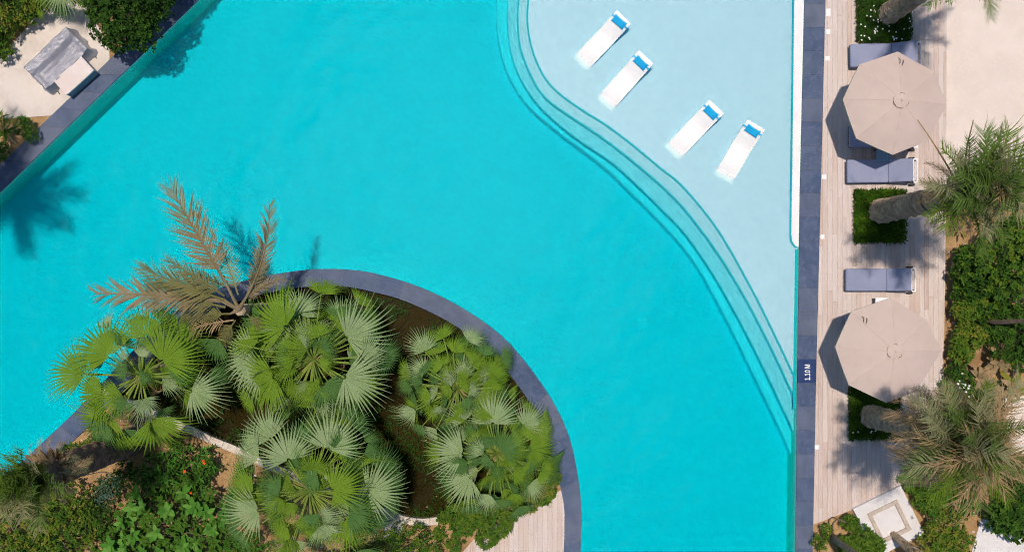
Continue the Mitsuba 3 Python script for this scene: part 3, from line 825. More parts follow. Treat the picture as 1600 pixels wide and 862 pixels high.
# ------------------------------------------------------------------ palms with fan leaves
def fan_mesh(seed, nseg=30, span=2.1, droop=0.30, cup=0.16, fuse=0.44):
    """unit fan blade: hastula at the origin, axis +x, upper side +z; pleated, split into long tips"""
    r = np.random.RandomState(seed)
    v, f = [], []
    da = 2 * span / nseg
    for i in range(nseg):
        a = -span + (i + .5) * da + r.uniform(-.25, .25) * da
        q = abs(a) / span
        L = (1 - 0.34 * q ** 2.2) * r.uniform(0.86, 1.04)
        fu = fuse * (1 - 0.25 * q) * r.uniform(.92, 1.08)
        dr1 = droop * r.uniform(0.7, 1.5)
        sw = r.uniform(-.05, .05)
        tw = r.uniform(-.25, .25)
        st = [0.04, 0.45 * fu, fu, fu + 0.40 * (L - fu), fu + .75 * (L - fu), L]
        hw = [0.04 * math.tan(da / 2), .45 * fu * math.tan(da / 2), fu * math.tan(da / 2) * .97, fu * math.tan(da / 2) * .52, fu * math.tan(da / 2) * .24, 0.003]
        b = len(v)
        for s, w in zip(st, hw):
            k = max(0, s - fu)
            aa = a + sw * k
            z0 = cup * s * s * (0.25 + math.sin(a) ** 2 * 0.9) - droop * 0.5 * (s * math.cos(a)) ** 2 * (math.cos(a) > 0) - dr1 * k * k * 2.4 - 0.22 * s ** 3
            c, n = np.array([math.cos(aa), math.sin(aa), 0]), np.array([-math.sin(aa), math.cos(aa), 0])
            ridge = 0.42 * w
            v += [c * s - n * w + [0, 0, z0 - tw * w * (k > 0)], c * s + [0, 0, z0 + ridge], c * s + n * w + [0, 0, z0 + tw * w * (k > 0)]]
        for j in range(len(st) - 1):
            o = b + 3 * j
            f += [[o, o + 3, o + 4], [o, o + 4, o + 1], [o + 1, o + 4, o + 5], [o + 1, o + 5, o + 2]]
    return np.array(v), np.array(f)


FANS = {}
for i in range(6):
    me = fan_mesh(100 + i, nseg=[24, 26, 22, 28, 22, 20][i], span=[1.45, 1.6, 1.3, 1.7, 1.15, 1.0][i], droop=[.25, .32, .40, .28, .45, .5][i], cup=[.50, .38, .62, .44, .75, .85][i])
    for j, mm in enumerate((L_FAN, L_FAN2, L_FAN3)):
        FANS[i, j] = mikit.ply(me, mm)
DRYFANS = [mikit.ply(fan_mesh(200 + i, nseg=22, span=1.0, droop=1.1, cup=.5, fuse=.35), L_DRY) for i in range(2)]
PETIOLES = {}


def trunk_mesh(p0, p1, r0, r1, seed, ring=0.12, bend=0.0, scale=1.7):
    rs = np.random.RandomState(seed)
    p0, p1 = np.asarray(p0, float), np.asarray(p1, float)
    L = np.linalg.norm(p1 - p0)
    n = int(L / ring) * 3
    d = (p1 - p0) / L
    x, y, z = frame_from(d, [0, 1, 0.1])
    m = 26
    v = []
    for i in range(n + 1):
        t = i / n
        c = p0 + d * L * t + y * bend * math.sin(math.pi * t)
        r = r0 + (r1 - r0) * t + 0.10 * r0 * math.exp(-t * 9)
        ph = (i % 3) / 3
        for j in range(m):
            a = 2 * math.pi * j / m
            saw = ((t * L / ring + 0.5 * math.sin(4 * a) * 0.5) % 1.0)
            rr = r * (1 + scale * (0.16 * saw - 0.07 + 0.04 * rs.rand() + 0.03 * math.sin(8 * a + 9 * t * L)))
            v.append(c + rr * (math.cos(a) * y + math.sin(a) * z))
    f = []
    for i in range(n):
        for j in range(m):
            p, q = i * m + j, i * m + (j + 1) % m
            f += [[p, q, q + m], [p, q + m, p + m]]
    e = len(v)
    v.append(p1)
    f += [[n * m + j, n * m + (j + 1) % m, e] for j in range(m)]
    return trimesh.Trimesh(np.array(v), np.array(f), process=False)


def blade(k, rng, hub, C, tip, size=1.0, var=None, tone=None, roll=0.0, slope=-0.35, pet=True, dry=False):
    """one leaf: a petiole from the heart C to the hub, then the fan towards the tip"""
    hub, tip = np.asarray(hub, float), np.asarray(tip, float)
    d = tip - hub
    R = np.linalg.norm(d[:2]) * size
    d = np.array([d[0], d[1], slope * np.linalg.norm(d[:2])])
    x, y, z = frame_from(d)
    ca, sa = math.cos(roll), math.sin(roll)
    y, z = ca * y + sa * z, ca * z - sa * y
    P = rng.choice(DRYFANS) if dry else FANS[var if var is not None else rng.randrange(6), tone if tone is not None else rng.choices(range(3), [4, 3, 3])[0]]
    lk = put(k, 'dry_leaf' if dry else 'leaf', P, mat4(hub, x, y, z, R))
    if pet:
        mid = (C * .5 + hub * .5) + [0, 0, 0.18 * np.linalg.norm(hub - C)]
        pts = bezier(C, mid, hub, 7)
        part(lk, 'petiole', tube(pts, np.linspace(0.028, 0.013, 7), 6), L_DRY if dry else L_PET)
    return lk


def fan_palm(label, cpx, h, leaves, extra=10, seed=0, plen=1.3, tr=0.17, n_dry=7, fan=0.95, young=8, rmax=1.0):
    rng = random.Random(seed)
    k = thing('fan_palm', label, 'palm tree', None)
    C = G(*cpx, h)
    part(k, 'trunk', trunk_mesh([C[0], C[1], -0.45], C - [0, 0, 0.1], tr * 1.15, tr, seed), M_TRUNK)
    for lf in leaves:
        hx, hy, tx, ty = lf[:4]
        kw = lf[4] if len(lf) > 4 else {}
        d2 = np.hypot(hx - cpx[0], hy - cpx[1]) / 58
        dz = math.sqrt(max(plen * 1.25 * plen - d2 * d2, 0.02)) * 0.62 - 0.12 + rng.uniform(-.12, .12)
        hub = G(hx, hy, h + dz)
        tip = G(tx, ty, h + dz - 0.1)
        kw = dict(dict(slope=rng.uniform(-.45, -.12), roll=rng.uniform(-.4, .4), size=rng.uniform(1.05, 1.25)), **kw)
        blade(k, rng, hub, C, tip, **kw)
    for i in range(extra):                       # lower, older leaves that fill the crown from below
        a = i * 2.39996 + rng.uniform(-.3, .3)
        rr = plen * rng.uniform(0.6, 1.4) * rmax
        hub = C + [rr * math.cos(a), rr * math.sin(a), -0.25 - 0.5 * rng.random()]
        R = fan * rng.uniform(.75, 1.05)
        tip = hub + [R * math.cos(a + rng.uniform(-.4, .4)), R * math.sin(a + rng.uniform(-.4, .4)), 0]
        blade(k, rng, hub, C, tip, slope=rng.uniform(-.9, -.45), roll=rng.uniform(-.4, .4), tone=rng.choice([0, 2, 2]))
    for i in range(int(extra * .8)):              # middle leaves seen at all angles, some edge on
        a = i * 2.39996 + .9 + rng.uniform(-.3, .3)
        rr = plen * rng.uniform(0.45, 1.0)
        hub = C + [rr * math.cos(a), rr * math.sin(a), rng.uniform(-.15, .45)]
        Rr = fan * rng.uniform(.6, .95)
        tip = hub + [Rr * math.cos(a + rng.uniform(-.5, .5)), Rr * math.sin(a + rng.uniform(-.5, .5)), 0]
        blade(k, rng, hub, C, tip, slope=rng.uniform(-.7, .5), roll=rng.choice([-1, 1]) * rng.uniform(.1, 1.2))
    for i in range(young):                       # younger leaves above the heart, some still half folded
        a = i * 2.39996 + 1.0 + rng.uniform(-.4, .4)
        rr = plen * rng.uniform(0.10, 0.52)
        hub = C + [rr * math.cos(a), rr * math.sin(a), rng.uniform(.35, .85)]
        R = fan * rng.uniform(.45, .8)
        tip = hub + [R * math.cos(a + rng.uniform(-.7, .7)), R * math.sin(a + rng.uniform(-.7, .7)), 0]
        blade(k, rng, hub, C, tip, slope=rng.uniform(-.5, 1.0), roll=rng.uniform(-1.0, 1.0), tone=rng.choice([0, 0, 1, 2]))
    for i in range(n_dry):
        a = i * 2.39996 + .4
        rr = rng.uniform(.35, .8)
        hub = C + [rr * math.cos(a), rr * math.sin(a), -.35 - .35 * rng.random()]
        R = fan * rng.uniform(.4, .7)
        tip = hub + [R * math.cos(a), R * math.sin(a), 0]
        blade(k, rng, hub, C + [0, 0, .02], tip, slope=-1.6, dry=True)
    # old cut leaf stalks round the heart
    for i in range(9):
        a = i * 2.39996 + rng.uniform(-.2, .2)
        L = rng.uniform(.2, .5)
        e = C + [L * math.cos(a), L * math.sin(a), rng.uniform(-.05, .3)]
        part(k, 'leaf_stalk', tube(bezier(C, (C + e) / 2 + [0, 0, .08], e, 5), np.linspace(.04, .016, 5), 5), L_DRY if i % 3 else L_PET)
    return k


G0, G1, G2 = dict(tone=0), dict(tone=1), dict(tone=2)
fan_palm('leftmost green fan palm, spreading its leaves over the pool water at the island edge', (222, 586), 3.2,
         [(132, 585, 63, 568, dict(tone=0, var=0, slope=-.2)), (173, 556, 118, 503, dict(tone=0, var=1, roll=.3)), (168, 514, 161, 484, dict(tone=1, var=5)), (229, 526, 229, 466, dict(tone=0, var=3)),
          (253, 565, 302, 514, dict(tone=0, var=1)), (159, 615, 90, 630, dict(tone=0, var=3)), (175, 650, 114, 688, dict(tone=0, var=0)), (239, 653, 268, 722, dict(tone=0, var=2, slope=-.5)),
          (298, 611, 357, 630, dict(tone=1, var=0, slope=-.05)), (165, 660, 140, 705, dict(tone=2)), (270, 590, 300, 570, dict(tone=2))], extra=14, seed=11, young=9, n_dry=5)
fan_palm('fan palm with the widest crown, in the pond just below the curved coping', (490, 562), 3.0,
         [(446, 511, 392, 466, dict(tone=0, var=1, slope=-.1)), (466, 488, 474, 437, dict(tone=1, var=2)), (405, 531, 348, 508, dict(tone=0, var=0)), (397, 555, 342, 568, dict(tone=1, var=1, slope=-.05)),
          (428, 589, 372, 634, dict(tone=0, var=3)), (541, 528, 610, 496, dict(tone=1, var=0, slope=-.05)), (566, 558, 608, 540, dict(tone=1, var=2)), (538, 589, 600, 620, dict(tone=1, var=0, slope=-.1)),
          (500, 525, 486, 495, dict(tone=0)), (528, 500, 535, 455, dict(tone=2, var=4)), (488, 608, 488, 648, dict(tone=0)), (450, 552, 420, 555, dict(tone=2)), (435, 620, 442, 652, dict(tone=1, var=4)),
          (342, 530, 322, 575, dict(tone=2, var=4)), (555, 600, 580, 650, G0), (505, 600, 540, 640, G2), (405, 500, 370, 480, G2), (410, 575, 355, 598, G1)], extra=34, young=15, seed=22, rmax=1.1, plen=1.35)
fan_palm('tallest pale green fan palm low in the picture, its crown over the pond kerb', (484, 766), 3.7,
         [(513, 701, 541, 636, dict(tone=1, var=1, slope=0.0)), (451, 718, 431, 656, dict(tone=1, var=3, slope=-.1)), (423, 685, 394, 640, dict(tone=1, var=0)), (569, 710, 603, 694, dict(tone=2, var=5)),
          (575, 769, 640, 752, dict(tone=1, var=1, slope=0.0)), (519, 766, 570, 738, dict(tone=0, var=0)), (437, 769, 392, 764, dict(tone=2, var=1, slope=-.3)), (404, 797, 342, 807, dict(tone=1, var=0, slope=0.05)),
          (395, 770, 340, 742, dict(tone=0, var=2)), (404, 718, 355, 676, dict(tone=1, var=4)), (538, 811, 584, 860, dict(tone=0, var=1)), (490, 822, 478, 850, dict(tone=0)), (449, 822, 408, 848, dict(tone=0, var=0)),
          (496, 743, 460, 752, dict(tone=2)), (470, 690, 470, 648, dict(tone=2, var=3)), (545, 800, 600, 805, dict(tone=2)), (500, 820, 525, 862, dict(tone=1, var=4))], extra=34, young=15, seed=33, rmax=1.1, plen=1.45, fan=1.0)
fan_palm('upper of two compact fan palms right of the pond, beside the curved coping', (714, 606), 2.1,
         [(664, 549, 648, 512, dict(tone=1, var=0, slope=0.)), (693, 528, 683, 497, dict(tone=0)), (708, 551, 724, 520, dict(tone=0)), (731, 533, 756, 508, dict(tone=1)), (768, 582, 802, 567, dict(tone=0)),
          (664, 580, 630, 567, dict(tone=1, var=0, slope=0.)), (673, 617, 643, 627, dict(tone=0)), (650, 640, 618, 656, dict(tone=1, slope=.05)), (682, 670, 660, 692, dict(tone=1)), (757, 556, 765, 528, dict(tone=2)),
          (755, 600, 790, 615, dict(tone=0)), (640, 600, 620, 615, G2), (735, 570, 765, 552, G0), (690, 575, 668, 560, G0)], extra=34, seed=44, plen=.98, fan=.74, rmax=1.15, tr=.13, n_dry=4, young=13)
fan_palm('lower of two compact fan palms right of the pond, beside the small wooden deck', (776, 708), 2.3,
         [(770, 662, 770, 606, dict(tone=1, var=1, slope=-.05)), (726, 657, 703, 626, dict(tone=1, var=0, slope=0.05)), (724, 708, 664, 700, dict(tone=1, var=2, slope=0.)), (735, 746, 688, 778, dict(tone=1, var=1, slope=0.)),
          (766, 772, 750, 803, dict(tone=1, var=4, slope=.05)), (819, 666, 850, 637, dict(tone=1, var=0)), (828, 702, 876, 710, dict(tone=0, var=3)), (802, 741, 834, 742, dict(tone=0)), (828, 755, 852, 780, dict(tone=1, var=0)),
          (800, 770, 812, 800, dict(tone=0)), (800, 690, 825, 672, dict(tone=0)), (745, 690, 730, 665, dict(tone=0)), (840, 680, 874, 668, dict(tone=0)), (845, 735, 876, 745, G0), (785, 780, 785, 806, G2)], extra=32, seed=55, plen=1.05, fan=.80, rmax=1.15, tr=.13, n_dry=4, young=13)


# ------------------------------------------------------------------ palms with feather fronds
def feather_mesh(seed, bend=0.9, n=40, ll=0.26, vee=0.55, wid=0.016, rag=0.0, sweep=0.75, side=1.0):
    """unit frond from the origin to (1,0,0), arching above the chord"""
    r = np.random.RandomState(seed)
    ts = np.linspace(0, 1, 15)
    ang = -bend * ts ** 1.3
    c = np.c_[np.r_[0, np.cumsum(np.cos(ang[:-1]))], np.zeros(15), np.r_[0, np.cumsum(np.sin(ang[:-1]))]]
    e = c[-1]; L = np.hypot(e[0], e[2]); a = math.atan2(e[2], e[0])
    rot = np.array([[math.cos(a), 0, math.sin(a)], [0, 1, 0], [-math.sin(a), 0, math.cos(a)]])
    c = (c @ rot.T) / L
    rach = tube(c, np.linspace(.017, .004, 15), 5, False)
    v, f = [np.array(rach.vertices)], [np.array(rach.faces)]
    nb = len(v[0])
    tan = np.gradient(c, axis=0); tan /= np.linalg.norm(tan, axis=1)[:, None]
    for s in (-1, 1):
        for i in range(n):
            t = 0.14 + 0.86 * (i + r.rand() * .5) / n
            if r.rand() < rag * (0.3 + t):
                continue
            p = np.array([np.interp(t, ts, c[:, q]) for q in range(3)])
            d = np.array([np.interp(t, ts, tan[:, q]) for q in range(3)])
            up = np.cross(d, [0, 1, 0]); up *= np.sign(up[2] + 1e-9)
            sw = sweep * (0.7 + 0.6 * t) * r.uniform(.8, 1.2)
            l = ll * (0.45 + 1.1 * math.sin(math.pi * (0.12 + 0.80 * t)) * .65) * r.uniform(.8, 1.12)
            dirn = d * math.sin(sw) + np.array([0, s * side, 0]) * math.cos(sw) + up * vee * r.uniform(.5, 1.3)
            dirn /= np.linalg.norm(dirn)
            w = d * wid * r.uniform(.8, 1.2)
            q1 = p + dirn * l * .55 - [0, 0, .05 * l]; q2 = p + dirn * l - [0, 0, (.22 + .3 * rag) * l]
            v.append(np.array([p - w * .5, p + w * .5, q1 - w * .5, q1 + w * .5, q2]))
            f.append(np.array([[0, 1, 3], [0, 3, 2], [2, 3, 4]]) + nb); nb += 5
    return np.vstack(v), np.vstack(f)


FEATH = {}
for i in range(4):
    g = feather_mesh(300 + i, bend=[.8, 1.2, 1.6, 1.0][i], n=[44, 42, 40, 46][i], ll=[.25, .28, .30, .24][i], vee=[.5, .6, .4, .7][i])
    for j, mm in enumerate((L_FEATHER, L_FEATHERGREY, L_LIGHT)):
        FEATH[i, j] = mikit.ply(g, mm)
    FEATH[i, 3] = mikit.ply(feather_mesh(340 + i, bend=[1.4, 1.9, 2.2, 1.7][i], n=34, ll=.26, vee=.2, rag=.15, sweep=.95), L_DRY)
    FEATH[i, 4] = mikit.ply(feather_mesh(360 + i, bend=[.5, .9, 1.2, .7][i], n=64, ll=[.28, .25, .30, .21][i], vee=.3, wid=.018, rag=.22, sweep=.9), L_DRYPINK)
    FEATH[i, 5] = mikit.ply(feather_mesh(380 + i, bend=[.7, 1.0, 1.3, .9][i], n=66, ll=[.27, .25, .28, .24][i], vee=.35, wid=.018, rag=.08, sweep=.98), L_OLIVE)


def frond(k, rng, P0, P1, kind, var=None, roll=0.0):
    d = np.asarray(P1, float) - P0
    x, y, z = frame_from(d)
    ca, sa = math.cos(roll), math.sin(roll)
    y, z = ca * y + sa * z, ca * z - sa * y
    return put(k, 'dry_frond' if kind in (3, 4) else 'frond', FEATH[var if var is not None else rng.randrange(4), kind], mat4(P0, x, y, z, np.linalg.norm(d)))


def feather_palm(label, base, th, tr, lean, n_green, n_dry, seed, L=2.1, mtr=None, up=(20, 78), weights=(4, 3, 1), top_extra=0.9, boots=16, dryL=.7):
    rng = random.Random(seed)
    k = thing('feather_palm', label, 'palm tree', None)
    b = G(*base, 0); b[2] = -0.12
    t = b + [lean[0], lean[1], th]
    part(k, 'trunk', trunk_mesh(b, t, tr, tr * 0.92, seed, bend=.05), mtr or M_TRUNK)
    ring = np.array([[t[0] + (tr * .99) * math.cos(a), t[1] + (tr * .99) * math.sin(a), t[2] - th * .3] for a in np.linspace(0, 2 * math.pi, 25)]) - np.array([lean[0], lean[1], 0]) * .3
    part(k, 'strap', tube(ring, .022, 6, False), M_FRAME)
    C = t + [0, 0, .1]
    for i in range(n_green):
        a = i * 2.39996 + rng.uniform(-.25, .25)
        q = (i + .5) / n_green
        el = math.radians(up[1] + (up[0] - up[1]) * q + rng.uniform(-6, 6))
        l = L * rng.uniform(.8, 1.08)
        P0 = C + [.12 * math.cos(a), .12 * math.sin(a), top_extra * (1 - q) * .6]
        frond(k, rng, P0, P0 + l * np.array([math.cos(el) * math.cos(a), math.cos(el) * math.sin(a), math.sin(el)]), rng.choices(range(len(weights)), weights)[0], roll=rng.uniform(-.5, .5))
    for i in range(n_dry):
        a = i * 2.39996 + rng.uniform(-.4, .4)
        el = math.radians(rng.uniform(-62, 18))
        l = L * dryL * rng.uniform(.6, 1.05)
        P0 = C + [tr * .8 * math.cos(a), tr * .8 * math.sin(a), -.35 * rng.random()]
        frond(k, rng, P0, P0 + l * np.array([math.cos(el) * math.cos(a), math.cos(el) * math.sin(a), math.sin(el)]), 3 if rng.random() < .8 else 1, roll=rng.uniform(-.6, .6))
    for i in range(boots):                        # stubs of cut fronds under the crown
        a = i * 2.39996
        z0 = -rng.uniform(.05, .75)
        P0 = C + [tr * .85 * math.cos(a), tr * .85 * math.sin(a), z0]
        P1 = P0 + np.array([.28 * math.cos(a), .28 * math.sin(a), .35]) * rng.uniform(.7, 1.3)
        part(k, 'frond_stub', tube([P0, (P0 + P1) / 2 + [0, 0, -.02], P1], [.06, .045, .02], 5), L_DRY)
    return k, C


pm_, C = feather_palm('feather palm with a ringed trunk rising from the middle square planter', (1372, 331), 6.2, .30, (.10, -.02), 50, 34, 71, L=2.2, up=(46, 88), weights=(5, 3, 2, 1), dryL=.40)
tipz = 6.2
part(pm_, 'flower_stalk', tube(bezier(C, G(1476, 246, 7.4), G(1433, 187, 7.0), 12), np.linspace(.03, .012, 12), 6), L_DRY)
for tx, ty, bx_, by_ in ((1521, 188, 1511, 228), (1567, 190, 1559, 226)):
    part(pm_, 'frond_spike', tube([C, G(bx_, by_, 6.6), G(tx, ty, 7.2)], [.03, .022, .012], 6), L_DRYPINK)
pm2, C = feather_palm('feather palm with many withered fronds rising from the lowest square planter', (1357, 649), 6.3, .285, (.05, .02), 62, 100, 72, L=2.15, up=(34, 86), weights=(2, 4, 1, 5), dryL=.62)
pm3, C = feather_palm('palm trunk in the white-flowered planter, its crown cut off by the top edge', (1383, 25), 5.1, .27, (.25, .12), 34, 14, 73, L=1.4, up=(12, 80), mtr=M_TRUNK, dryL=.5)
pm4, C = feather_palm('dark thick palm trunk leaning out at the lower left, with a shaggy brown crown', (206, 689), 6.9, .34, (.0, .0), 24, 26, 74, L=2.2, up=(62, 89), weights=(3, 1, 2), mtr=M_TRUNKDARK, boots=60, dryL=.36)
# spotlights clamped to two of the trunks
for px, py, z, lab in ((1452, 332, 3.6, 'small black spotlight clamped to the trunk of the middle feather palm'), (1424, 654, 2.6, 'small black spotlight on top of the lowest feather palm trunk')):
    k = thing('spotlight', lab, 'spotlight')
    p = G(px, py, z)
    part(k, 'body', tube([p, p + [.05, -.03, .14]], [.05, .06], 12), M_BLACK)
    part(k, 'bracket', tube([p, p + [-.08, .06, -.02], p + [-.14, .10, -.02]], .018, 6), M_BLACK)

# the withered palm between pool and fan palms: each big frond where it hangs
rng = random.Random(5)
k = thing('withered_palm', 'half withered palm with tan and olive feather fronds hanging over the water', 'palm tree')
C = G(374, 484, 3.6)
part(k, 'trunk', trunk_mesh([C[0], C[1], -.4], C, .17, .14, 81), M_TRUNK)
for (x0, y0, x1, y1, z0, z1, kind, var, roll) in [(352, 440, 268, 296, 3.9, 4.6, 4, 0, .15), (386, 462, 421, 321, 3.9, 4.7, 4, 3, .9), (345, 470, 150, 459, 3.7, 3.6, 4, 3, .2), (350, 468, 222, 419, 3.8, 4.0, 5, 0, -.1),
                                                    (350, 462, 262, 407, 3.8, 4.3, 5, 1, .2), (352, 480, 232, 450, 3.6, 3.3, 5, 2, 0), (360, 490, 285, 500, 3.5, 2.9, 5, 3, .3), (365, 500, 300, 520, 3.4, 2.6, 3, 1, .2),
                                                    (380, 470, 440, 436, 3.8, 3.6, 4, 2, -.5), (360, 450, 310, 430, 3.7, 3.2, 5, 2, .1), (372, 460, 345, 380, 3.6, 3.4, 1, 1, .2), (385, 490, 425, 520, 3.5, 2.9, 5, 1, 0), (352, 470, 270, 445, 3.5, 2.9, 1, 0, 0),
                                                    (368, 500, 345, 545, 3.4, 2.6, 5, 0, .2), (390, 470, 412, 400, 3.6, 3.3, 4, 1, .5)]:
    frond(k, rng, G(x0, y0, z0), G(x1, y1, z1), kind, var, roll)
for (x0, y0, z0) in [(352, 440, 3.9), (386, 462, 3.9), (345, 470, 3.7), (350, 468, 3.8), (360, 490, 3.5), (380, 470, 3.8)]:
    part(k, 'frond_stalk', tube(bezier(C, (C + G(x0, y0, z0)) / 2 + [0, 0, .1], G(x0, y0, z0), 6), np.linspace(.05, .03, 6), 6), L_DRYPINK)

# palms standing outside the frame, whose shadows fall on the pool
feather_palm('tall feather palm left of the frame casting its shadow into the pool', (-40, 258), 7.0, .24, (.3, .1), 26, 8, 91, L=2.0, up=(-25, 70))
labels[[q for q in labels if q.startswith('feather_palm')][-1]]['label'] = 'tall feather palm beyond the left edge, seen only by its shadow in the pool'


# ------------------------------------------------------------------ shrubs
def leaf_arrays(P, D, N, L, W, fold=.25, droop=.25):
    """P base, D direction, N upper side: one folded leaf of four triangles each"""
    n = len(P)
    S = np.cross(N, D); S /= np.linalg.norm(S, axis=1, keepdims=True) + 1e-9
    N2 = np.cross(D, S)
    L, W = np.asarray(L).reshape(-1, 1) * np.ones((n, 1)), np.asarray(W).reshape(-1, 1) * np.ones((n, 1))
    a = P; b = P + D * L * .5 + S * W / 2 + N2 * W * fold; c = P + D * L * .5 - S * W / 2 + N2 * W * fold
    m = P + D * L * .55; t = P + D * L - N2 * L * droop
    v = np.stack([a, b, c, m, t], 1).reshape(-1, 3)
    f = np.array([[0, 3, 1], [0, 2, 3], [1, 3, 4], [3, 2, 4]])
    f = (f[None] + (np.arange(n) * 5)[:, None, None]).reshape(-1, 3)
    return v, f


def norm(a):
    return a / (np.linalg.norm(a, axis=-1, keepdims=True) + 1e-9)


def clump_points(blobs, n, rs, inner=.25, low=-.15):
    """points and outward directions over the lumpy crown of a shrub; blobs: (px, py, r_px, height)"""
    w = np.array([b[2] ** 2 for b in blobs], float); w /= w.sum()
    idx = rs.choice(len(blobs), n, p=w)
    P, O = [], []
    for i in idx:
        px, py, r, h = blobs[i]
        R = r / PX * (1 - .5 * h / H)
        c = G(px, py, h * .55)
        rz = h * .5
        u = rs.uniform(low, 1); a = rs.uniform(0, 2 * np.pi); s = math.sqrt(1 - u * u)
        d = np.array([s * math.cos(a), s * math.sin(a), u])
        lump = .72 + .5 * meshkit.fbm((d * 1.7 + [i * 7.3, 1.1, 2.7])[None], 3, 2)[0]
        rad = lump * (rs.uniform(.35, .8) if rs.rand() < inner else rs.uniform(.88, 1.03))
        P.append(c + d * rad * [R, R, rz]); O.append(norm(d * [1, 1, R / max(rz, .1)]))
    return np.array(P), np.array(O)


def shrub(name, label, category, blobs, n, L, W, mats, seed, k_leaves=6, spread=1.0, group=None, flowers=None, stems=10, inner=.25, up=.5, droop=.25, weights=None, leaf_parts=False):
    rs = np.random.RandomState(seed)
    key_ = thing(name, label, category, group)
    P, O = clump_points(blobs, n, rs, inner)
    axis = norm(O + [0, 0, up] + rs.normal(0, .25, O.shape))
    lp, ld, ln, ll, lw = [], [], [], [], []
    for p, ax in zip(P, axis):
        x, y, z = frame_from(ax, [1, 0, .3])
        k0 = rs.randint(max(2, k_leaves - 2), k_leaves + 2)
        for j in range(k0):
            a = j * 2.39996 + rs.uniform(-.3, .3)
            til = spread * (.55 + .75 * j / k0) + rs.uniform(-.15, .15)
            d = x * math.cos(til) + (y * math.cos(a) + z * math.sin(a)) * math.sin(til)
            lp.append(p + rs.normal(0, L * .12, 3)); ld.append(d); ln.append(x * math.sin(til) - (y * math.cos(a) + z * math.sin(a)) * math.cos(til) + rs.normal(0, .15, 3))
            ll.append(L * rs.uniform(.7, 1.15)); lw.append(W * rs.uniform(.8, 1.15))
    lp, ld, ln, ll, lw = map(np.array, (lp, norm(np.array(ld)), norm(np.array(ln)), ll, lw))
    tone = rs.choice(len(mats), len(P), p=np.array(weights) / np.sum(weights) if weights else None)
    tone = np.repeat(tone, 1)
    # leaves of one clump share a tone
    owner = np.concatenate([[i] * 0 for i in range(1)]) if False else None
    cnt = []
    d2 = None
    from scipy.spatial import cKDTree
    own = cKDTree(P).query(lp)[1]
    for m in range(len(mats)):
        s = tone[own] == m
        if s.any():
            v, f = leaf_arrays(lp[s], ld[s], ln[s], ll[s], lw[s], droop=droop)
            part(key_, 'foliage', (v, f), mats[m])
    if stems:
        for i in rs.choice(len(P), min(stems, len(P)), replace=False):
            b = blobs[np.argmin([np.hypot(*(G(q[0], q[1], 0)[:2] - P[i][:2])) for q in blobs])]
            c = G(b[0], b[1], 0) + [rs.uniform(-.1, .1), rs.uniform(-.1, .1), Z_SOIL - .03]
            part(key_, 'stem', tube(bezier(c, [c[0], c[1], P[i][2] * .6], P[i], 5), np.linspace(.022, .007, 5), 4), M_BARK)
    if flowers:
        fm, fn, fs = flowers
        top = np.argsort(-O[:, 2])[:max(fn * 2, 8)]
        sel = rs.choice(top, min(fn, len(top)), replace=False)
        for i in sel:
            p = P[i] + axis[i] * L * .5
            x, y, z = frame_from(axis[i], [1, 0, .3])
            a = np.arange(5) * 2 * np.pi / 5
            D = norm(x * .45 + np.cos(a)[:, None] * y + np.sin(a)[:, None] * z)
            v, f = leaf_arrays(np.repeat(p[None], 5, 0), D, np.repeat(x[None], 5, 0), fs, fs * .8, droop=.1)
            part(key_, 'flower', (v, f), fm)
    return key_


# lower left garden
shrub('shrub', 'yellow-green dense shrub in the lower left corner under the shaggy palm crown', 'shrub', [(30, 820, 60, 1.5), (95, 790, 45, 1.3), (100, 840, 50, 1.4), (45, 870, 50, 1.4), (130, 800, 22, 1.0)], 1500, .12, .055, [L_LIGHT, L_MID, L_YELLOW, L_DARK], 1, weights=[4, 3, 2, 2])
shrub('shrub', 'shrub with orange flowers and narrow leaves above the broad leaved bush', 'shrub', [(250, 745, 38, 1.1), (290, 730, 36, 1.1), (230, 780, 28, 1.0), (325, 720, 22, .9), (300, 770, 30, .9)], 420, .17, .06, [L_MID, L_BIG, L_DARK], 2, flowers=(M_ORANGE, 5, .06), inner=.3, stems=16)
shrub('low_plant', 'small bluish plant on bare soil right of the dark palm trunk', 'plant', [(168, 765, 20, .6), (158, 782, 14, .5), (182, 752, 12, .5)], 90, .16, .05, [L_BLUISH, L_DARK], 4)
shrub('shrub', 'dark low shrub at the foot of the thick palm trunk beside the coping', 'shrub', [(118, 715, 24, .7), (150, 700, 20, .7), (95, 722, 18, .6)], 260, .15, .05, [L_MID, L_DARK, L_LIGHT], 5)
shrub('shrub', 'deep green shrub in shade below the end of the dark palm trunk', 'shrub', [(195, 735, 16, .5), (150, 815, 28, .8), (185, 845, 25, .8)], 220, .13, .05, [L_DARK, L_MID], 6)
shrub('shrub', 'feathery green shrub at the bottom edge left of the tallest fan palm', 'shrub', [(370, 845, 34, 1.0), (410, 858, 30, .9), (350, 870, 30, .9)], 420, .13, .03, [L_MID, L_BIG], 7)
shrub('shrub', 'feathery green shrub at the bottom edge right of the grey stone slab', 'shrub', [(640, 845, 32, .9), (600, 862, 30, .9), (668, 862, 26, .8), (555, 868, 24, .8)], 420, .14, .04, [L_MID, L_DARK, L_LIGHT], 8)
shrub('shrub', 'light green shrub spilling onto the small wooden deck below the compact fan palm', 'shrub', [(745, 800, 26, .8), (775, 812, 26, .8), (725, 815, 20, .7), (760, 838, 16, .6), (805, 795, 16, .7), (712, 790, 14, .6)], 480, .14, .06, [L_LIGHT, L_MID], 9, inner=.15)
shrub('shrub', 'light green shrub squeezed between the compact fan palm and the curved coping', 'shrub', [(858, 745, 16, .7), (848, 768, 18, .7), (825, 785, 14, .6)], 190, .13, .06, [L_LIGHT, L_MID, L_YELLOW], 10)
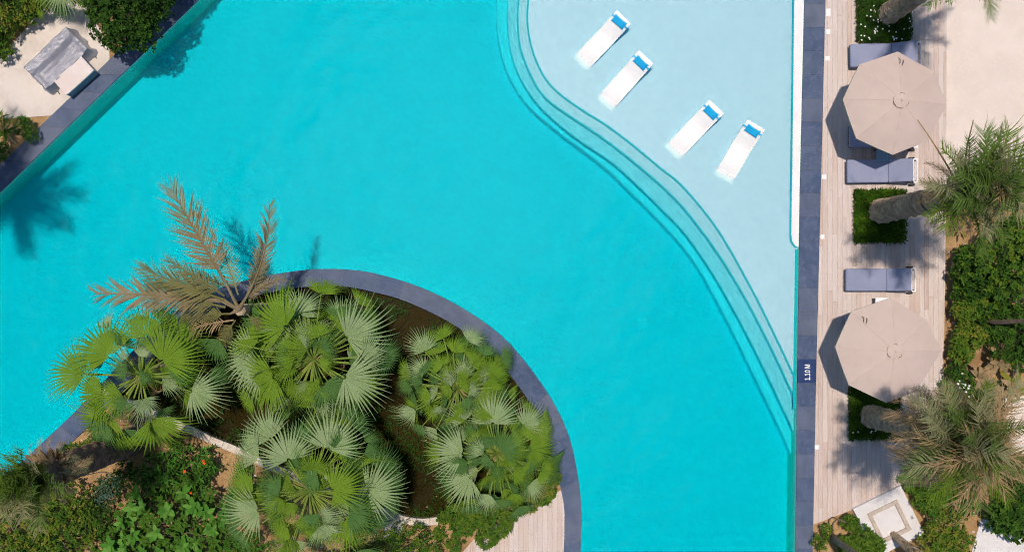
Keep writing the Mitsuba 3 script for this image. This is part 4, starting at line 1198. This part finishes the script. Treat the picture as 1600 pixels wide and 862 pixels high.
for i, (px, py, r, lab) in enumerate([(688, 833, 9, 'tiny light green plant on the bare soil left of the small wooden deck'), (712, 850, 12, 'small green plant at the bottom edge left of the small wooden deck'), (693, 808, 8, 'small green plant growing against the end of the pond kerb'), (272, 693, 10, 'small green plant on the soil just below the pond kerb')]):
    shrub('low_plant', lab, 'plant', [(px, py, r, .35)], 30, .13, .05, [L_LIGHT, L_MID], 20 + i, stems=3)

# broad leaved bush, its leaves built one by one
rs = np.random.RandomState(17)
k = thing('broad_leaf_bush', 'broad leaved glossy green bush at the bottom edge left of the tallest fan palm', 'bush')
blobs = [(250, 815, 70, 1.5), (190, 842, 42, 1.3), (310, 800, 45, 1.4), (330, 850, 35, 1.3), (250, 872, 60, 1.5), (170, 870, 30, 1.2)]
BL = []
for s_ in range(3):
    v, f = [], []
    nl = 7
    for i in range(nl):
        t = i / (nl - 1)
        w = .23 * math.sin(math.pi * min(1, .06 + t * .94) ** 1.15) ** .8
        zc = -.10 * t * t * (1 + .5 * s_)
        v += [[t, -w, zc + .35 * w], [t, 0, zc], [t, w, zc + .35 * w]]
    for i in range(nl - 1):
        o = 3 * i
        f += [[o, o + 3, o + 4], [o, o + 4, o + 1], [o + 1, o + 4, o + 5], [o + 1, o + 5, o + 2]]
    BL += [mikit.ply((np.array(v), np.array(f)), mm, True) for mm in (L_BIG, L_BIG2)]
P, O = clump_points(blobs, 46, rs, inner=0, low=.15)
rest_p, rest_d, rest_n = [], [], []
for p, o in zip(P, O):
    ax = norm(o + [0, 0, .7])
    x, y, z = frame_from(ax, [1, 0, .3])
    for j in range(6):
        a = j * 2.39996 + rs.uniform(-.2, .2); til = .75 + .09 * j + rs.uniform(-.1, .1)
        d = x * math.cos(til) + (y * math.cos(a) + z * math.sin(a)) * math.sin(til)
        xx, yy, zz_ = frame_from(d, x)
        put(k, 'leaf', BL[rs.randint(6)], mat4(p, xx, yy, zz_, rs.uniform(.23, .33)))
P, O = clump_points(blobs, 300, rs, inner=.5)
lp = np.repeat(P, 5, 0); aa = rs.uniform(0, 6.28, len(lp))
D = norm(np.repeat(O, 5, 0) * .6 + np.c_[np.cos(aa), np.sin(aa), rs.uniform(-.2, .5, len(lp))])
v, f = leaf_arrays(lp - [0, 0, .08], D, norm(np.repeat(O, 5, 0) + [0, 0, 1.0]), rs.uniform(.17, .25, len(lp)), rs.uniform(.08, .11, len(lp)))
kk = part(k, 'lower_foliage', (v, f), L_MID); labels[kk] = dict(kind='stuff')
ms = []
for i in range(14):
    b = blobs[i % len(blobs)]; c = G(b[0], b[1], 0)
    part(k, 'stem', tube(bezier([c[0], c[1], -.08], [c[0], c[1], .6], P[i * 7], 6), np.linspace(.03, .01, 6), 5), M_BARK)

# top left garden
shrub('round_tree', 'round dark green tree whose crown overhangs the upper left coping', 'tree', [(195, 28, 50, 2.6), (215, -10, 50, 2.8), (170, 5, 34, 2.4), (225, 55, 26, 2.2), (190, 62, 22, 2.1), (250, 10, 24, 2.4)], 1900, .11, .055, [L_DARK, L_MID], 31, weights=[4, 1], stems=14)
shrub('shrub', 'dark green shrub at the top edge between the round tree and the pool', 'shrub', [(262, -12, 24, 1.4), (285, -25, 20, 1.4)], 200, .12, .05, [L_DARK, L_MID], 32)
shrub('shrub', 'mixed yellow-green shrub in the upper left corner', 'shrub', [(20, 5, 36, 1.2), (55, -8, 30, 1.1), (-15, 40, 34, 1.2), (10, -20, 40, 1.3), (48, 26, 12, .8)], 800, .14, .05, [L_LIGHT, L_MID, L_DARK, L_YELLOW], 33)
shrub('shrub', 'green shrub at the left edge below the yellow rosette plants', 'shrub', [(2, 78, 16, .8), (-14, 60, 20, .9)], 130, .13, .06, [L_LIGHT, L_MID], 34)
shrub('shrub', 'dark green shrub on the soil between terrace corner and coping at the left', 'shrub', [(38, 198, 14, .6), (50, 212, 9, .5), (-5, 235, 16, .7)], 160, .12, .04, [L_DARK, L_MID], 35)


def rosette(name, label, category, px, py, n, L, W, m, seed, z=.15, el=(10, 75), curl=.35, group=None):
    """a plant of long strap leaves from one heart; every leaf its own part"""
    rng = random.Random(seed)
    k = thing(name, label, category, group)
    c = G(px, py, z)
    for i in range(n):
        a = i * 2.39996 + rng.uniform(-.2, .2)
        e = math.radians(el[1] + (el[0] - el[1]) * (i + .5) / n)
        l = L * rng.uniform(.75, 1.1) * (.6 + .4 * (i + 1) / n)
        v, f, nl = [], [], 7
        for j in range(nl):
            t = j / (nl - 1)
            w = W * (math.sin(math.pi * (.14 + .86 * t)) ** .7 if j < nl - 1 else .04) * .5
            r = l * t
            zz_ = math.sin(e) * r - curl * l * t ** 2.2
            rr = math.cos(e) * r
            ctr = np.array([c[0] + rr * math.cos(a), c[1] + rr * math.sin(a), c[2] + zz_])
            s = np.array([-math.sin(a), math.cos(a), 0]) * w
            v += [ctr - s + [0, 0, .4 * w], ctr, ctr + s + [0, 0, .4 * w]]
        for j in range(nl - 1):
            o = 3 * j
            f += [[o, o + 3, o + 4], [o, o + 4, o + 1], [o + 1, o + 4, o + 5], [o + 1, o + 5, o + 2]]
        part(k, 'leaf', (np.array(v), np.array(f)), m if not isinstance(m, (list, tuple)) else rng.choice(m))
    part(k, 'heart', tube([[c[0], c[1], Z_SOIL - .02], [c[0], c[1], z + .05]], [.06, .04], 8), M_BARK)
    return k


rosette('rosette_plant', 'yellow-green spiky rosette plant at the edge of the terrace, upper of two', 'plant', 27, 37, 34, .46, .05, [L_YELLOW, L_LIGHT], 1)
rosette('rosette_plant', 'yellow-green spiky rosette plant at the left edge, lower of two above the terrace', 'plant', 6, 55, 32, .46, .05, [L_YELLOW, L_LIGHT], 2)
rosette('rosette_plant', 'dark spiky cycad-like plant at the left edge below the terrace', 'plant', 6, 205, 46, .62, .05, [L_MID, L_LIGHT, L_DRY], 3, z=.3)
rosette('rosette_plant', 'second spiky plant at the left edge, tucked behind the corner of the terrace', 'plant', -4, 186, 30, .5, .05, [L_MID, L_YELLOW], 4, z=.25)
for i, (px, py, lab, tn) in enumerate([(1560, 563, 'tan rosette plant with curling broad leaves right of the lower umbrella', [L_DRY, L_DRYPINK, L_YELLOW]), (1534, 590, 'dried tan rosette plant left of a similar larger one among the shrubs', [L_DRY, L_DRYPINK]),
                                       (1585, 605, 'dried tan rosette plant at the right edge above the withered feather palm', [L_DRY, L_DRYPINK, L_YELLOW]), (1548, 612, 'low dried rosette plant directly above the withered feather palm crown', [L_DRYPINK, L_DRY])]):
    rosette('dry_rosette', lab, 'plant', px, py, 15, .62, .17, tn, 40 + i, z=.45, el=(5, 60), curl=.3)
rosette('dry_rosette', 'small straw coloured dry plant on bare soil beside the deck', 'plant', 1500, 357, 16, .42, .07, [L_YELLOW, L_DRY], 47, z=.12, el=(5, 50))
# fan leaves reaching into the picture at the top left: two low palms just beyond the edge
fan_palm('low fan palm above the pale terrace, only its leaf tips in view', (92, -42), 1.3, [(70, -22, 58, 22, dict(tone=0)), (95, -20, 102, 26, dict(tone=1)), (120, -22, 138, 22, dict(tone=0)), (60, -35, 30, -5, dict(tone=2)), (140, -30, 170, 5, dict(tone=2))], extra=8, seed=66, plen=.8, fan=.7, tr=.12, n_dry=3, young=4)

# right hand garden
shrub('shrub', 'large dense dark green shrub at the right edge below the middle feather palm', 'shrub', [(1570, 395, 46, 1.6), (1530, 425, 40, 1.5), (1590, 450, 45, 1.6), (1540, 465, 34, 1.4), (1600, 365, 34, 1.5), (1520, 450, 22, 1.2)], 1350, .13, .065, [L_DARK, L_MID, L_LIGHT], 51, weights=[4, 4, 2])
shrub('shrub', 'dark green shrub with wide leaves nearest the deck edge, left of the large dark shrub', 'shrub', [(1510, 405, 20, .9), (1508, 432, 19, .9), (1505, 458, 16, .8)], 360, .13, .07, [L_MID, L_DARK, L_LIGHT], 52)
shrub('shrub', 'yellow-green sunlit shrub beside the deck, level with the top of the lower umbrella', 'shrub', [(1510, 482, 19, 1.0), (1532, 476, 18, 1.0)], 380, .13, .06, [L_LIGHT, L_MID, L_YELLOW], 53, weights=[4, 2, 1])
shrub('shrub', 'yellow-green shrub beside the deck, level with the centre of the lower umbrella', 'shrub', [(1511, 527, 21, 1.0), (1500, 551, 16, .9), (1532, 520, 16, .9)], 420, .13, .06, [L_LIGHT, L_MID, L_YELLOW], 54, weights=[4, 2, 1])
shrub('shrub', 'dark shrub at the right edge behind the bare leaning trunk', 'shrub', [(1580, 520, 42, 1.3), (1560, 500, 30, 1.2), (1610, 545, 36, 1.2)], 700, .13, .06, [L_DARK, L_MID], 55)
shrub('shrub', 'shrub dotted with white flowers beside the deck at the lower umbrella', 'shrub', [(1497, 600, 22, .9), (1508, 622, 18, .8), (1494, 580, 14, .8), (1488, 640, 14, .6)], 380, .10, .05, [L_MID, L_DARK], 56, flowers=(M_FLOWER, 16, .045))
shrub('shrub', 'green shrub between the fire pit and the withered palm crown', 'shrub', [(1440, 775, 16, .7), (1458, 787, 18, .7), (1424, 758, 9, .5), (1472, 768, 16, .7)], 400, .13, .055, [L_LIGHT, L_MID], 57)
shrub('shrub', 'light green shrub right of the fire pit at the bottom edge', 'shrub', [(1478, 825, 28, .9), (1462, 850, 28, .9), (1498, 850, 22, .8), (1480, 868, 30, .9)], 560, .13, .055, [L_LIGHT, L_MID, L_YELLOW], 58)
shrub('shrub', 'dark broad shrub overhanging the white pavement in the lower right corner', 'shrub', [(1575, 800, 30, 1.3), (1600, 780, 34, 1.4), (1595, 820, 24, 1.2), (1555, 812, 16, 1.0)], 560, .15, .09, [L_MID, L_DARK], 59)
shrub('shrub', 'light green shrub at the bottom edge left of the fire pit', 'shrub', [(1346, 838, 15, .7), (1327, 815, 10, .5), (1362, 852, 16, .7), (1336, 866, 20, .7), (1318, 850, 12, .6)], 480, .14, .06, [L_LIGHT, L_MID], 60)
shrub('low_plant', 'sparse green plant on bare soil beside the lower end of the coping', 'plant', [(1282, 845, 12, .5), (1290, 825, 8, .5)], 50, .12, .05, [L_LIGHT, L_MID], 61)
shrub('low_plant', 'sparse green plant at the deck corner beside the withered palm', 'plant', [(1414, 745, 8, .4), (1445, 738, 10, .4)], 40, .12, .05, [L_MID, L_LIGHT], 62, stems=4)
shrub('shrub', 'mixed green undergrowth below the withered palm crown', 'shrub', [(1520, 740, 26, .8), (1500, 790, 20, .7), (1540, 690, 26, .8), (1585, 735, 20, .8)], 420, .13, .06, [L_MID, L_DARK], 63)

# bare stems and leaning trunks
k = thing('leaning_trunk', 'bare grey-brown trunk leaning towards the right edge over the dark shrubs', 'tree trunk')
scene[k] = mikit.ply(tube(catmull([G(1532, 498, .3), G(1555, 503, 1.2), G(1580, 502, 2.0), G(1625, 500, 3.2)], 5), np.linspace(.075, .06, 16), 10), M_BARK)
k = thing('young_tree', 'dark thin trunk rising out of the bottom edge left of the fire pit', 'tree trunk')
scene[k] = mikit.ply(tube(catmull([G(1299, 836, -.1), G(1312, 848, 1.2), G(1330, 860, 2.4), G(1362, 885, 4.2)], 5), np.linspace(.10, .085, 16), 10), M_BARK)
k = thing('bent_stem', 'thin bent bare stem curving above the bare soil by the deck corner', 'plant stem')
scene[k] = mikit.ply(tube(catmull([G(1301, 834, 0), G(1301, 818, .5), G(1310, 811, .8), G(1322, 816, .8)], 5), np.linspace(.028, .016, 16), 7), M_BARK)
k = thing('bare_branch', 'bare forked brown branch on the soil right of the fire pit', 'branch')
scene[k] = mikit.ply(cat([tube([G(1448, 828, .05), G(1450, 812, .4), G(1446, 800, .7)], .014, 6), tube([G(1450, 812, .4), G(1458, 808, .6)], .011, 6), tube([G(1438, 842, .02), G(1448, 828, .05)], .016, 6)]), M_BARK)
k = thing('brown_palm_stump', 'brown fibrous palm trunk over the lower corner of the fire pit, cut by the frame', 'palm tree')
b_, t_ = G(1397, 834, .3), G(1455, 884, 2.6)
part(k, 'trunk', trunk_mesh([b_[0], b_[1], -.1], [t_[0], t_[1], 2.6], .085, .17, 83, scale=1.4), M_TRUNK)
for i in range(10):
    a = i * 2.4
    q = G(1412 + 3 * i, 846 + 2.6 * i, .9 + .15 * i)
    part(k, 'sheath', tube([q, q + [.10 * math.cos(a), .10 * math.sin(a), .18], q + [.16 * math.cos(a) + .06, .16 * math.sin(a) - .05, .40]], [.035, .03, .008], 5), L_DRY)

# ------------------------------------------------------------------ clipped planters in the deck
for i, (pp, lab, mats, fl, tall) in enumerate(zip(P_PLANT, ['square planter of clipped dark green cover with white flowers at the top edge', 'square planter of clipped bright grass-like green, without flowers', 'square planter of clipped green with a few white flowers, lowest of three'],
                                            [[L_GRASS2, L_DARK], [L_GRASS, L_GRASS2], [L_GRASS, L_GRASS2]], [46, 0, 22], [.22, .20, .22])):
    rs = np.random.RandomState(400 + i)
    k = thing('planter_bed', lab, 'planter bed', None)
    x0, y0, x1, y1 = pp.bounds
    part(k, 'soil', slab(pp.buffer(-.01), -.25, -.03), M_SOIL)
    n = 5200
    xy = np.c_[rs.uniform(x0, x1, n), rs.uniform(y0, y1, n)]
    hgt = tall * (.55 + .8 * meshkit.fbm(np.c_[xy * 2.2, np.zeros(n)], 3, i))
    z = hgt * rs.uniform(.35, 1, n)
    P = np.c_[xy, z]
    aa = rs.uniform(0, 6.28, n)
    edge = np.minimum.reduce([xy[:, 0] - x0, x1 - xy[:, 0], xy[:, 1] - y0, y1 - xy[:, 1]])
    D = norm(np.c_[np.cos(aa), np.sin(aa), rs.uniform(.1, 1.4, n)])
    N = norm(np.c_[rs.normal(0, .4, (n, 2)), np.ones(n)])
    for j, mm in enumerate(mats):
        s = (meshkit.fbm(np.c_[xy * 3, np.zeros(n)], 3, 9 + i) + rs.normal(0, .12, n) > .5) == (j == 0)
        v, f = leaf_arrays(P[s], D[s], N[s], rs.uniform(.07, .13, s.sum()), rs.uniform(.025, .045, s.sum()))
        kk = part(k, 'ground_cover', (v, f), mm)
        labels[kk] = dict(kind='stuff')
    cl = meshkit.noise(np.c_[rs.uniform(x0, x1, 400), rs.uniform(y0, y1, 400), np.zeros(400)], 1)
    for q in range(fl):
        fx, fy = rs.uniform(x0 + .05, x1 - .05), y0 + (y1 - y0) * rs.beta(1.1, 1.8) * .96
        c = np.array([fx, fy, tall * 1.05 + .03])
        a = np.arange(5) * 2 * np.pi / 5 + rs.rand()
        Dd = norm(np.c_[np.cos(a), np.sin(a), np.full(5, .25)])
        v, f = leaf_arrays(np.repeat(c[None], 5, 0), Dd, np.repeat([[0, 0, 1.0]], 5, 0), .028, .028)
        part(k, 'flower', (v, f), M_FLOWER)

# ------------------------------------------------------------------ litter on the bare soil, stones
rs = np.random.RandomState(77)
soil_in = unary_union([P_ISLE_IN.difference(P_POND).difference(deck2), poly([(1480, 320), (1680, 320), (1680, 900), (1275, 900), (1275, 825), (1410, 765), (1474, 690)]).difference(deck_out).difference(pave2)])
shapely.prepare(soil_in)
bb = soil_in.bounds
xy = np.c_[rs.uniform(bb[0], bb[2], 26000), rs.uniform(bb[1], bb[3], 26000)]
xy = xy[shapely.contains_xy(soil_in, xy[:, 0], xy[:, 1])][:5200]
n = len(xy)
aa = rs.uniform(0, 6.28, n)
v, f = leaf_arrays(np.c_[xy, np.full(n, Z_SOIL + .012)], norm(np.c_[np.cos(aa), np.sin(aa), rs.uniform(-.05, .25, n)]), norm(np.c_[rs.normal(0, .3, (n, 2)), np.ones(n)]), rs.uniform(.04, .14, n), rs.uniform(.015, .05, n))
k = key('leaf_litter'); labels[k] = dict(kind='stuff', label='dry brown leaf litter scattered over the bare soil', category='leaf litter')
scene[k] = mikit.ply((v, f), L_DRY)
k = key('floating_leaves'); labels[k] = dict(kind='stuff', label='small orange and brown leaves floating on the dark pond', category='leaf litter')
bb = P_POND.bounds
xy = np.c_[rs.uniform(bb[0], bb[2], 500), rs.uniform(bb[1], bb[3], 500)]
xy = xy[shapely.contains_xy(P_POND.buffer(-.05), xy[:, 0], xy[:, 1])][:46]
n = len(xy); aa = rs.uniform(0, 6.28, n)
v, f = leaf_arrays(np.c_[xy, np.full(n, -.135)], norm(np.c_[np.cos(aa), np.sin(aa), np.zeros(n)]), np.repeat([[0, 0, 1.0]], n, 0), rs.uniform(.05, .14, n), rs.uniform(.03, .06, n), droop=0., fold=.05)
scene[k] = mikit.ply((v, f), L_DRY)

# stones and a drip hose on the bare soil
rs = np.random.RandomState(91)
bb = soil_in.bounds
xy = np.c_[rs.uniform(bb[0], bb[2], 6000), rs.uniform(bb[1], bb[3], 6000)]
xy = xy[shapely.contains_xy(soil_in, xy[:, 0], xy[:, 1])][:420]
ms = []
for q in xy:
    m = trimesh.creation.icosahedron()
    m.apply_scale([rs.uniform(.015, .05), rs.uniform(.015, .05), rs.uniform(.012, .03)])
    m.apply_transform(trimesh.transformations.rotation_matrix(rs.uniform(0, 6), [0, 0, 1])); m.apply_translation([q[0], q[1], Z_SOIL + .006])
    ms.append(m)
k = key('pebbles'); labels[k] = dict(kind='stuff', label='small brown and pale stones strewn over the bare soil', category='pebbles')
scene[k] = mikit.ply(cat(ms), M_STONE)
k = thing('drip_hose', 'thin dark irrigation hose crossing the bare soil below the dark palm trunk', 'hose')
scene[k] = mikit.ply(tube(catmull([G(132, 742, -.04), G(168, 738, -.035), G(190, 764, -.04), G(222, 780, -.035), G(262, 776, -.04)], 8), .014, 6), M_BLACK)

# water weed in the pond, in drifts
rs = np.random.RandomState(58)
bb = P_POND.bounds
xy = np.c_[rs.uniform(bb[0], bb[2], 30000), rs.uniform(bb[1], bb[3], 30000)]
xy = xy[shapely.contains_xy(P_POND.buffer(-.06), xy[:, 0], xy[:, 1])]
xy = xy[meshkit.fbm(np.c_[xy * 1.1, np.zeros(len(xy))], 4, 6) + rs.normal(0, .06, len(xy)) > .52][:5000]
n = len(xy); aa = rs.uniform(0, 6.28, n)
v, f = leaf_arrays(np.c_[xy, rs.uniform(-.36, -.19, n)], norm(np.c_[np.cos(aa), np.sin(aa), rs.uniform(-.1, .5, n)]), norm(np.c_[rs.normal(0, .4, (n, 2)), np.ones(n)]), rs.uniform(.08, .2, n), rs.uniform(.03, .07, n))
k = key('water_weed'); labels[k] = dict(kind='stuff', label='dark green weed growing under the surface of the brown pond', category='water weed')
scene[k] = mikit.ply((v, f), L_DARK)
